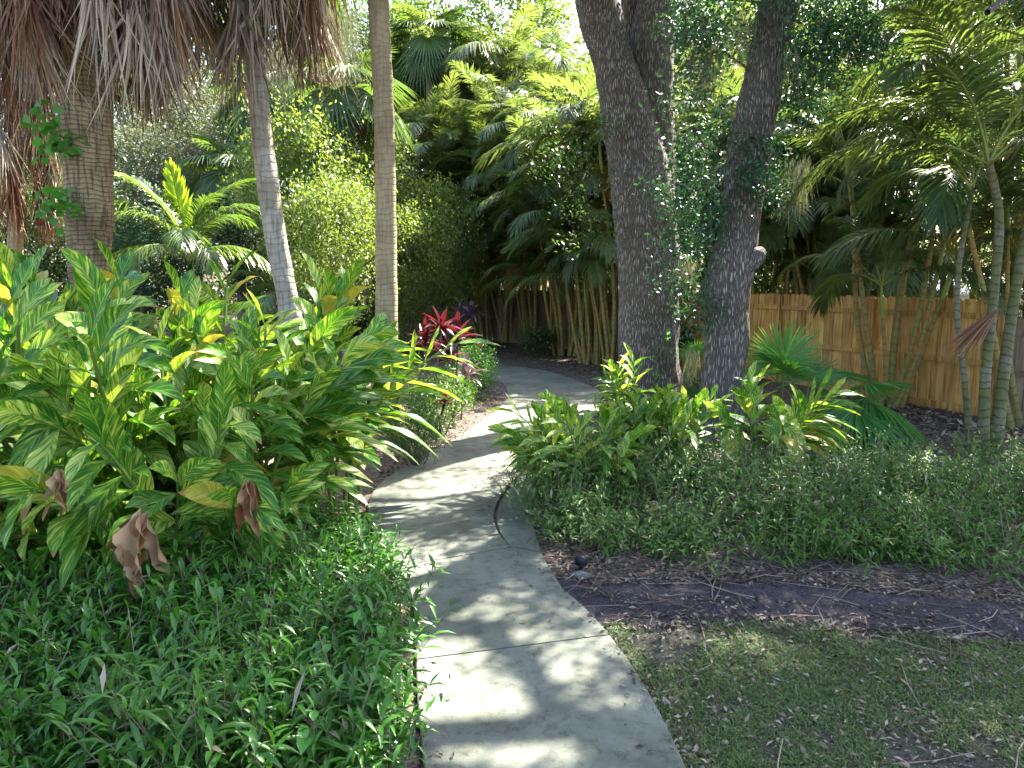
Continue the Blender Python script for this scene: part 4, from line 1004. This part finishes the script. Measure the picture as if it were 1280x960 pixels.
crown(br1, [(at(640, -420, Y1 - .8), (1.0, 9.0, 8.2), (2.9, 2.6, 1.2), 420), (at(640, -420, Y1 - .8), (-1.6, 10.6, 9.6), (2.6, 2.4, 1.4), 200)], 450, o1, t1)
crown(br2, [(at(1080, -440, Y2 - .5), (4.0, 8.0, 7.8), (2.8, 2.7, 1.1), 520), (at(1080, -440, Y2 - .5), (7.6, 9.0, 8.4), (3.4, 2.9, 1.2), 640), (at(1080, -440, Y2 - .5), (10.5, 10.5, 8.6), (2.6, 2.6, 1.2), 300)], 600, o2, t2)
# low sprigs between and right of the trunks
spr = []
for px, py, r_, k, dy in [(875, 40, 40, 9, -.2), (890, 90, 35, 6, -.2), (870, 200, 38, 9, -.3), (850, 220, 28, 5, -.5), (885, 250, 35, 8, -.3), (865, 300, 35, 9, -.3), (870, 350, 28, 6, -.3), (955, 215, 25, 6, -.4), (960, 250, 22, 4, -.4), (1010, 30, 45, 13, -.4), (1050, 75, 40, 10, -.4), (1000, 80, 30, 6, -.4), (1040, 20, 45, 10, -.4), (950, 190, 25, 4, -.5), (985, 130, 30, 5, -.4), (930, -10, 50, 9, -.5), (880, 0, 35, 9, -.1), (905, 40, 25, 5, .3), (860, 30, 25, 6, .2), (860, 130, 30, 8, -.2), (880, 390, 25, 6, -.1), (860, 260, 25, 6, .3), (1060, 30, 50, 12, -.2), (1020, 110, 30, 6, -.3), (1085, 60, 30, 8, -.4)]:
    for i in range(k): spr.append(at(px + rng.normal() * r_ * .6, py + rng.normal() * r_ * .6, Y2 + dy + rng.normal() * .25))
spr = np.array(spr); mb = MB()
for c in spr:
    p0 = c - o2 + np.array([rng.normal() * .2, .05, .28 + rng.random() * .2]); tube(mb, [p0, (p0 + c - o2) / 2 + rng.normal(size=3) * .04, c - o2 - [0, 0, .12]], [.006, .004, .002], 4, .5, 1, cap=False)
leafcloud(mb, spr - o2, 80, .13, .075, .030); mb.build('low_foliage', [M['oak'], M['twig']], t2)
spr = np.array([at(px + rng.normal() * 22, py + rng.normal() * 18, Y1 - .6 + rng.normal() * .2) for px, py in [(700, 150), (720, 180), (690, 190), (735, 210), (740, 250), (700, 240), (735, 160), (720, 280), (745, 300), (700, 160)] for _ in range(3)]); mb = MB()
leafcloud(mb, spr - o1, 40, .13, .07, .032); mb.build('low_foliage', M['oakhigh'], t1)
# leafy vine on the oak foot
mb = MB(); C = np.array([at(px + rng.normal() * 8, py, Y1 - .46) for px in (812, 822) for py in range(425, 500, 9)])
leafcloud(mb, C - C[0], 9, .05, .06, .045); o = mb.build('climbing_vine', M['vine']); o.location = C[0]
tag(o, 'small green vine climbing the foot of the forked oak', 'vine')
mb = MB(); C = np.array([at(70 + rng.normal() * 8, py, 7.25) for py in (150, 160, 168, 175, 182, 190)] + [at(76 + rng.normal() * 8, py, 7.25) for py in (240, 250, 258, 265)])
leafcloud(mb, C - C[0], 14, .07, .10, .085); o = mb.build('climbing_vine', M['vine']); o.location = C[0]
tag(o, 'bright green vine leaves on the left side of the thick palm trunk', 'vine')

# Spanish moss
def moss_mesh(n, L, wd, seed):
    mb = MB(); p = rng.normal(size=(n, 3)) * [wd, wd, .08]
    for k in range(3):
        d = np.stack([rng.normal(size=n) * .15, rng.normal(size=n) * .15, -np.ones(n)], -1)
        l = L * (.3 + rng.random(n) * .7)
        blades(mb, p + rng.normal(size=(n, 3)) * .02, d, norm(rng.normal(size=(n, 3)) * [1, 1, 0]), l, .006, 0, 5, 1, 0, prof=lambda x: 1 - .6 * x, tint=rng.random(n), curl=rng.normal(size=n) * .12)
    return mb.mesh('spanish_moss', M['moss'])
MO = [moss_mesh(60, .9, .10, 0), moss_mesh(50, .6, .08, 1), moss_mesh(80, 1.3, .16, 2)]
for px, py, Y, v, s, lab in [(882, 60, Y2 - .2, 0, .9, 'grey Spanish moss tuft hanging between the two oak trunks near the top'), (925, 20, Y2 - .3, 0, .8, 'grey Spanish moss draped on the upper second oak trunk'), (1000, 205, Y2 - .2, 0, .8, 'grey Spanish moss tuft right of the second oak at mid height'), (985, 70, Y2 - .4, 1, .9, 'small Spanish moss tuft under the dark oak leaves'), (860, 330, Y1 - .7, 1, .8, 'thin Spanish moss beside the burl on the forked oak'), (865, 440, Y1 - .6, 1, .8, 'low Spanish moss at the foot of the forked oak'),
                             (425, 15, 16., 2, 1.3, 'pale Spanish moss hanging near the slim straight palm top'), (350, 60, 20., 2, 1.5, 'long pale Spanish moss behind the curved palm')]:
    o = link('spanish_moss', MO[v], None, tuple(at(px, py, Y)), (0, 0, rng.random() * 6), s)
    tag(o, lab, 'moss', 'hanging Spanish moss')

# ------------------------------------------------------------------ plants left of the far path
def rosette(mb, c, n, L, W, tint, mat=0):
    az = np.arange(n) * 2.4 + rng.random() * 6; el = np.linspace(1.35, .05, n) + rng.normal(size=n) * .12
    d = np.stack([np.cos(az) * np.cos(el), np.sin(az) * np.cos(el), np.sin(el)], -1)
    blades(mb, np.repeat(np.asarray(c, float)[None], n, 0), d, [0, 0, 1], L * (.75 + rng.random(n) * .4), W, .15 + np.linspace(0, .35, n), 6, 2, .3, tint=np.clip(tint + rng.normal(size=n) * .25, 0, 1), mat=mat)
for (px, py, Y, top, L, col, lab) in [
    (540, 560, 10.2, [(552, 412), (532, 430)], .42, ('ti', .8), 'tall bright red ti plant beside the ginger leaf tips'),
    (566, 545, 10.6, [(572, 425), (560, 452)], .48, ('ti', .35), 'ti plant with long dark maroon leaves'),
    (575, 535, 11.2, [(583, 470)], .42, ('tipurple', .5), 'purple grey strap leaved plant in front of the green shrub'),
    (545, 575, 9.6, [(556, 505)], .22, ('ti', .9), 'small low red ti plant near the mulch edge'),
    (570, 420, 20., [(588, 395), (575, 400)], .6, ('tipurple', .3), 'dusty purple ti plant far behind the red ones')]:
    b_ = g(px, py); b_ = at(px, py, Y); b_[2] = 0
    t = thing('ti_plant', tuple(b_), lab, 'plant', 'ti plants left of the path')
    ms, ml_ = MB(), MB()
    for tx, ty in top:
        c = at(tx, ty, Y) - b_
        tube(ms, [(rng.normal() * .02, 0, -.02), c * [.5, .5, .5] + rng.normal(size=3) * .02, c], [.014, .012, .01], 6, cap=False)
        rosette(ml_, c, 16, L, .085 * L / .42, col[1])
    ms.build('stem', M['twig'], t); ml_.build('leaves', M[col[0]], t)
def bush(name, base, size, mesh, trunks, label, cat, group=None, rz=0.):
    t = thing(name, tuple(base), label, cat, group)
    link('foliage', mesh, t, (0, 0, 0), (0, 0, rz), size)
    link('stem', trunks, t, (0, 0, 0), (0, 0, rz), size)
    return t
def bush_mesh(n, per, leafL, leafW, mat, zc=.55, seed=0, sig=.1, shape=(.5, .5, .42)):
    u = unit_rand(n) * (rng.random((n, 1)) ** .35); C = u * shape + [0, 0, zc]
    C = C[C[:, 2] > .08]
    mb = MB(); leafcloud(mb, C, per, sig, leafL, leafW); me = mb.mesh('foliage', M[mat])
    ms = MB()
    for i in range(14):
        c = C[rng.integers(len(C))]; tube(ms, [(rng.normal() * .04, rng.normal() * .04, -.02), c * .5 + rng.normal(size=3) * .03, c], [.016, .01, .004], 5, cap=False)
    return me, ms.mesh('stem', M['twig'])
SB = bush_mesh(90, 45, .05, .02, 'shrub'); SB2 = bush_mesh(60, 30, .07, .018, 'cover_r', sig=.12)
b_ = g(594, 498); bush('garden_shrub', b_, (.85, .85, 1.02), *SB, 'rounded bright green shrub at the path bend behind the red plants', 'shrub')
for px, py, s, lab in [(520, 585, (.7, .7, .9), 'thin dark shrub at the mulch edge behind the ginger'), (548, 545, (.8, .8, .9), 'dark twiggy shrub under the red ti plants'), (505, 560, (.8, .8, 1.1), 'twiggy green shrub half hidden by ginger leaves'), (565, 520, (.7, .7, .7), 'low dark shrub in front of the rounded green shrub')]:
    bush('garden_shrub', g(px, py), s, *SB2, lab, 'shrub', 'small shrubs left of the far path', rng.random() * 6)
SB3 = bush_mesh(70, 35, .09, .05, 'olive')
for px, py, s, lab in [(672, 445, (.9, .9, .8), 'low pale leaved bush at the foot of the areca canes'), (455, 440, (1.6, 1.4, 1.2), 'low bush behind the slim straight trunk'), (330, 420, (1.8, 1.5, 1.6), 'dark low bush left of the curved trunk base'), (400, 425, (1.8, 1.6, 1.4), 'sunlit low bush right of the curved trunk base'), (60, 430, (2., 1.6, 1.6), 'low bush under the small far left palm'), (835, 470, (1.2, 1., 1.3), 'shaded bush behind the forked oak')]:
    bush('low_bush', g(px, py), s, *SB3, lab, 'bush', 'low bushes at the back', rng.random() * 6)

# ------------------------------------------------------------------ fence
def fence(A, B, hgt, mat, label, post_every=2.4, flip=1):
    A = np.asarray(A, float); B = np.asarray(B, float); v = B - A; L = np.linalg.norm(v); v = v / L; rz = math.atan2(v[1], v[0])
    t = thing('wooden_fence', (A[0], A[1], 0), label, 'fence', None, rz)
    nb = max(1, round(L / post_every)); bl = L / nb
    for k in range(nb):
        mb = MB(); x = k * bl; nbrd = max(1, round(bl / .245)); wd = bl / nbrd
        for i in range(nbrd):
            z0 = .05 + rng.random() * .02; tp = hgt + rng.normal() * .012; cx = x + (i + .5) * wd; hw = wd / 2 - .006; th = .009; yo = rng.normal() * .0015
            prof = [(-hw, z0), (hw, z0), (hw, tp - .035), (hw - .03, tp), (-hw + .03, tp), (-hw, tp - .035)]
            V = [(cx + a, yo + s * th, z) for s in (-1, 1) for a, z in prof]
            mb.add(V, [[0, 1, 2, 5], [5, 2, 3, 4], [6, 11, 8, 7], [11, 10, 9, 8]] + [[a, (a + 1) % 6 + 0, (a + 1) % 6 + 6, a + 6] for a in range(6)], None, rng.random())
        mb.build('panel', mat, t, False)
        for z, hh in ((hgt * .855, .085), (hgt * .455, .085), (.075, .13)):
            m2 = MB(); box(m2, (x + bl / 2, flip * .032, z), (bl - .1 if z > .2 else bl - .1, .038, hh), 0, .3 + rng.random() * .5); m2.build('rail', mat, t, False)
    for k in range(nb + 1):
        m2 = MB(); box(m2, (k * bl, flip * .06, hgt / 2 - .05), (.09, .09, hgt + .02), 0, .3 + rng.random() * .3); m2.build('post', mat, t, False)
    return t
cor = g(1246, 524); far1 = np.array([cor[0] - .30 * 9.5, cor[1] + 9.5, 0])
pa, pb = g(1231, 519), g(1115, 499)
dirf = norm((pb - pa)); far1 = cor + dirf * 9.6
fence(cor, far1, 1.83, M['fence'], 'orange cedar board fence on the right behind the palms', flip=1)
fence(far1 + [-.1, .1, 0], far1 + norm(np.array([-7.1, 10.5, 0])) * 21, 1.83, M['fencedark'], 'brown board fence far back behind the row of areca canes', flip=1)
fence(cor + np.array([.12, .02, 0]), cor + np.array([5.2, -.9, 0]), 1.55, M['fencedark'], 'lower weathered fence at the right edge, its shade put into the dark colour', flip=-1)

# neighbour's shed behind the fence
sx0, sy0 = at(1165, 360, 25.)[:2]
t = thing('garden_shed', (sx0, sy0, 0), 'pale roofed shed seen over the wooden fence', 'shed')
mb = MB(); box(mb, (0, 2., .85), (6.4, 4., 1.7)); mb.build('wall', M['wall'], t, False)
mb = MB()
for s in (-1, 1):
    mb.add([(-3.5, 2 + s * 2.3, 1.68), (3.5, 2 + s * 2.3, 1.68), (3.5, 2, 2.5), (-3.5, 2, 2.5), (-3.5, 2 + s * 2.3, 1.76), (3.5, 2 + s * 2.3, 1.76), (3.5, 2, 2.58), (-3.5, 2, 2.58)], [[0, 1, 2, 3], [4, 7, 6, 5], [0, 4, 5, 1], [0, 3, 7, 4], [1, 5, 6, 2]])
mb.build('roof', M['roof'], t, False)
mb = MB(); box(mb, (2.2, -.02, 1.0), (.9, .05, 1.7)); mb.build('door', M['roof'], t, False)

# ------------------------------------------------------------------ background trees
def crown_mesh(ncl, per, leafL, leafW, mat, sig, seed, shape=(1, 1, 1)):
    u = unit_rand(ncl) * (.35 + .65 * rng.random((ncl, 1)) ** .5) * shape
    u = u * (1 + .25 * (vnoise(u * 2 + seed) - .5)[:, None] * 2)
    mb = MB(); leafcloud(mb, u, per, sig, leafL, leafW); return mb.mesh('crown', M[mat])
CR = {'olive': [crown_mesh(150, 130, .055, .026, 'olive', .12, s) for s in (1, 2)],
      'bright': [crown_mesh(130, 110, .055, .028, 'bright', .13, s) for s in (3, 4)],
      'grey': [crown_mesh(120, 110, .06, .02, 'grey', .13, s) for s in (5, 6)],
      'dark': [crown_mesh(150, 130, .05, .026, 'oakhigh', .12, s) for s in (7,)]}
def tree_trunk(hh, r, n=5):
    mb = MB(); p = np.array([(0, 0, -.05), (.04, .03, hh * .3), (-.05, .04, hh * .6), (.03, -.02, hh)]); tube(mb, smooth_path(p, 10), r * np.linspace(1.1, .6, 10), 9)
    for i in range(n): branch(mb, (0, 0, hh * (.5 + .1 * i)), (math.cos(i * 2.4), math.sin(i * 2.4), .8), hh * .8, r * .5, np.zeros(3), 7)
    return mb.mesh('trunk', M['bgtrunk'])
TT = [tree_trunk(3., .12), tree_trunk(2.2, .09), tree_trunk(4.5, .2)]
def bgtree(x, y, zc, rx, rz_, kind, tv, lab, group, name='background_tree'):
    t = thing(name, (x, y, 0), lab, 'tree', group)
    link('trunk', TT[tv], t, (0, 0, 0), (0, 0, rng.random() * 6), (1, 1, max(.5, zc / [3, 2.2, 4.5][tv] * .9)))
    link('crown', CR[kind][int(rng.integers(len(CR[kind])))], t, (0, 0, zc), (0, 0, rng.random() * 6), (rx, rx, rz_))
for px, Y, zc, rx, rz_, kind, tv, lab in [
    (60, 26, 3.6, 2.6, 2.6, 'dark', 0, 'dark tree behind the small far left palm'),
    (160, 30, 5.6, 3.0, 2.8, 'grey', 0, 'grey green mossy tree right of the thick palm trunk'),
    (240, 33, 6.2, 3.4, 3.4, 'grey', 0, 'silvery mossy tree above the young coconut palm'),
    (180, 24, 2.6, 1.9, 1.7, 'dark', 1, 'dark low tree behind the young coconut palm'),
    (300, 34, 7.5, 3.2, 3.4, 'grey', 2, 'tall pale mossy tree above the curved palm'),
    (375, 20, 4.3, 1.7, 2.3, 'bright', 1, 'bright yellow green tree right of the curved palm'),
    (420, 18, 3.0, 1.3, 1.7, 'bright', 1, 'bright green slim tree left of the straight palm trunk'),
    (340, 25, 3.2, 2.0, 2.0, 'olive', 1, 'mid green tree behind the curved palm trunk'),
    (445, 23, 4.6, 1.8, 2.4, 'bright', 0, 'tall bright green tree just behind the straight palm trunk'),
    (170, 36, 9.5, 4.2, 4., 'grey', 2, 'tall pale mossy tree between the two dead skirts'),
    (250, 40, 12., 4.6, 4.4, 'olive', 2, 'tall olive tree far behind between the skirts'),
    (385, 33, 9.6, 3., 3., 'grey', 2, 'tall pale tree right of the curved palm top'),
    (440, 40, 9.5, 4.0, 4.4, 'grey', 2, 'tall hazy grey tree far behind the straight palm trunk'),
    (560, 45, 13., 5., 4., 'olive', 2, 'tall tree above the areca tops left of centre'),
    (515, 21, 2.4, 1.3, 1.9, 'bright', 1, 'bright green bushy tree just right of the straight palm trunk'),
    (550, 23, 3.2, 1.3, 2.1, 'bright', 1, 'mid green bushy tree behind the red ti plants'),
    (610, 36, 14., 4., 3.4, 'bright', 2, 'sunlit tree top above the areca row at the top of the photo'),
    (470, 38, 12.5, 3.4, 3., 'olive', 2, 'tree top right of the slim straight trunk at the top of the photo'),
    (690, 42, 10., 5.5, 5., 'olive', 2, 'broad olive tree behind the areca row'),
    (900, 30, 7., 3.2, 4.2, 'olive', 2, 'olive tree seen between the two oaks'),
    (885, 33, 12., 3.4, 3.2, 'olive', 2, 'tall olive tree top between the two oaks at the top of the photo'),
    (1010, 27, 8., 3., 3.6, 'bright', 2, 'sunlit yellow green tree beyond the fence'),
    (965, 20, 2.3, 1.2, 1.3, 'bright', 1, 'bright leafy bush tree just over the fence right of the second oak'),
    (1050, 18.5, 2.4, 1.2, 1.3, 'bright', 1, 'bright leafy bush tree just over the fence left of the leaning canes'),
    (1120, 17.5, 2.2, .9, 1.1, 'olive', 1, 'small leafy tree over the fence behind the leaning canes'),
    (1290, 15.5, 2.3, 1.1, 1.3, 'bright', 1, 'bright leafy bush tree over the lower fence at the right edge'),
    (1120, 30, 9.5, 3.6, 3.4, 'olive', 2, 'tall olive tree beyond the shed'),
    (1270, 26, 7., 3.2, 3.4, 'grey', 2, 'pale tree beyond the fence at the right edge'),
    (-80, 24, 5., 3., 3.6, 'olive', 0, 'olive tree outside the left edge behind the palms'),
    (-10, 36, 5., 4., 4., 'grey', 0, 'pale mossy tree far behind the small left palm')]:
    x, y, _ = at(px, 353, Y); bgtree(x, y, zc, rx, rz_, kind, tv, lab, 'trees in the background')
# fan palms at the back left
for px, Y, zc, lab in [(432, 22, 7.2, 'distant fan palm left of the straight palm trunk'), (345, 28, 8.6, 'distant fan palm crown behind the curved palm'), (540, 30, 11., 'distant fan palm above the left areca clumps'), (300, 26, 5.6, 'distant short fan palm behind the coconut palm')]:
    x, y, _ = at(px, 353, Y); t = thing('sabal_palm', (x, y, 0), lab, 'palm', 'fan palms in the background')
    mb = MB(); tube(mb, [(0, 0, -.05), (.05, 0, zc * .5), (0, 0, zc)], [.17, .15, .14], 12); mb.build('trunk', M['trunkB'], t)
    for j in range(18): link('frond', CF[[0, 1, 2, 3, 1, 2][j % 6]], t, (0, 0, zc), (0, 0, j * 2.4), 1.25)
    for j in range(10): link('dead_frond', DF[j % 8], t, (0, 0, zc - .15), (0, 0, j * 2.4 + 1), 1.)
# thin dark stems at the back left
# far hedge closing the horizon
mb = MB(); n = 900
C = np.stack([-45 + rng.random(n) * 95, 48 + rng.random(n) * 6, rng.random(n) ** 1.2 * 6.5], -1)
leafcloud(mb, C, 60, .55, .35, .17)
tag(mb.build('far_woods', M['olive']), 'mass of far woodland closing the view behind the garden', 'woods', kind='stuff')

# landscape light on a grey stone
b_ = g(726, 716)
t = thing('path_light', tuple(b_), 'small black path light standing in the leaf litter by the path', 'light')
mb = MB(); tube(mb, [(0, 0, -.02), (0, 0, .06), (0, 0, .075)], [.018, .018, .018], 10)
mb.build('stake', M['black'], t)
mb = MB(); tube(mb, [(0, 0, .06), (0, 0, .07), (0, 0, .12), (0, 0, .13), (0, 0, .135)], [.03, .048, .042, .03, .01], 16); mb.build('lamp_head', M['black'], t)
b_ = g(726, 722)
mb = MB(); u = np.linspace(0, np.pi, 12); vv = np.linspace(0, 2 * np.pi, 19)
V = np.stack([np.sin(u)[:, None] * np.cos(vv)[None] * .085, np.sin(u)[:, None] * np.sin(vv)[None] * .05, np.cos(u)[:, None] * np.ones_like(vv)[None] * .028], -1)
V += (vnoise(V * 18)[..., None] - .5) * .012; V[:, -1] = V[:, 0]
mb.add(V, grid_quads(12, 19)); o = mb.build('stone', M['greystone']); o.location = (b_[0], b_[1], .018)
tag(o, 'flat grey stone in front of the small black path light', 'stone')
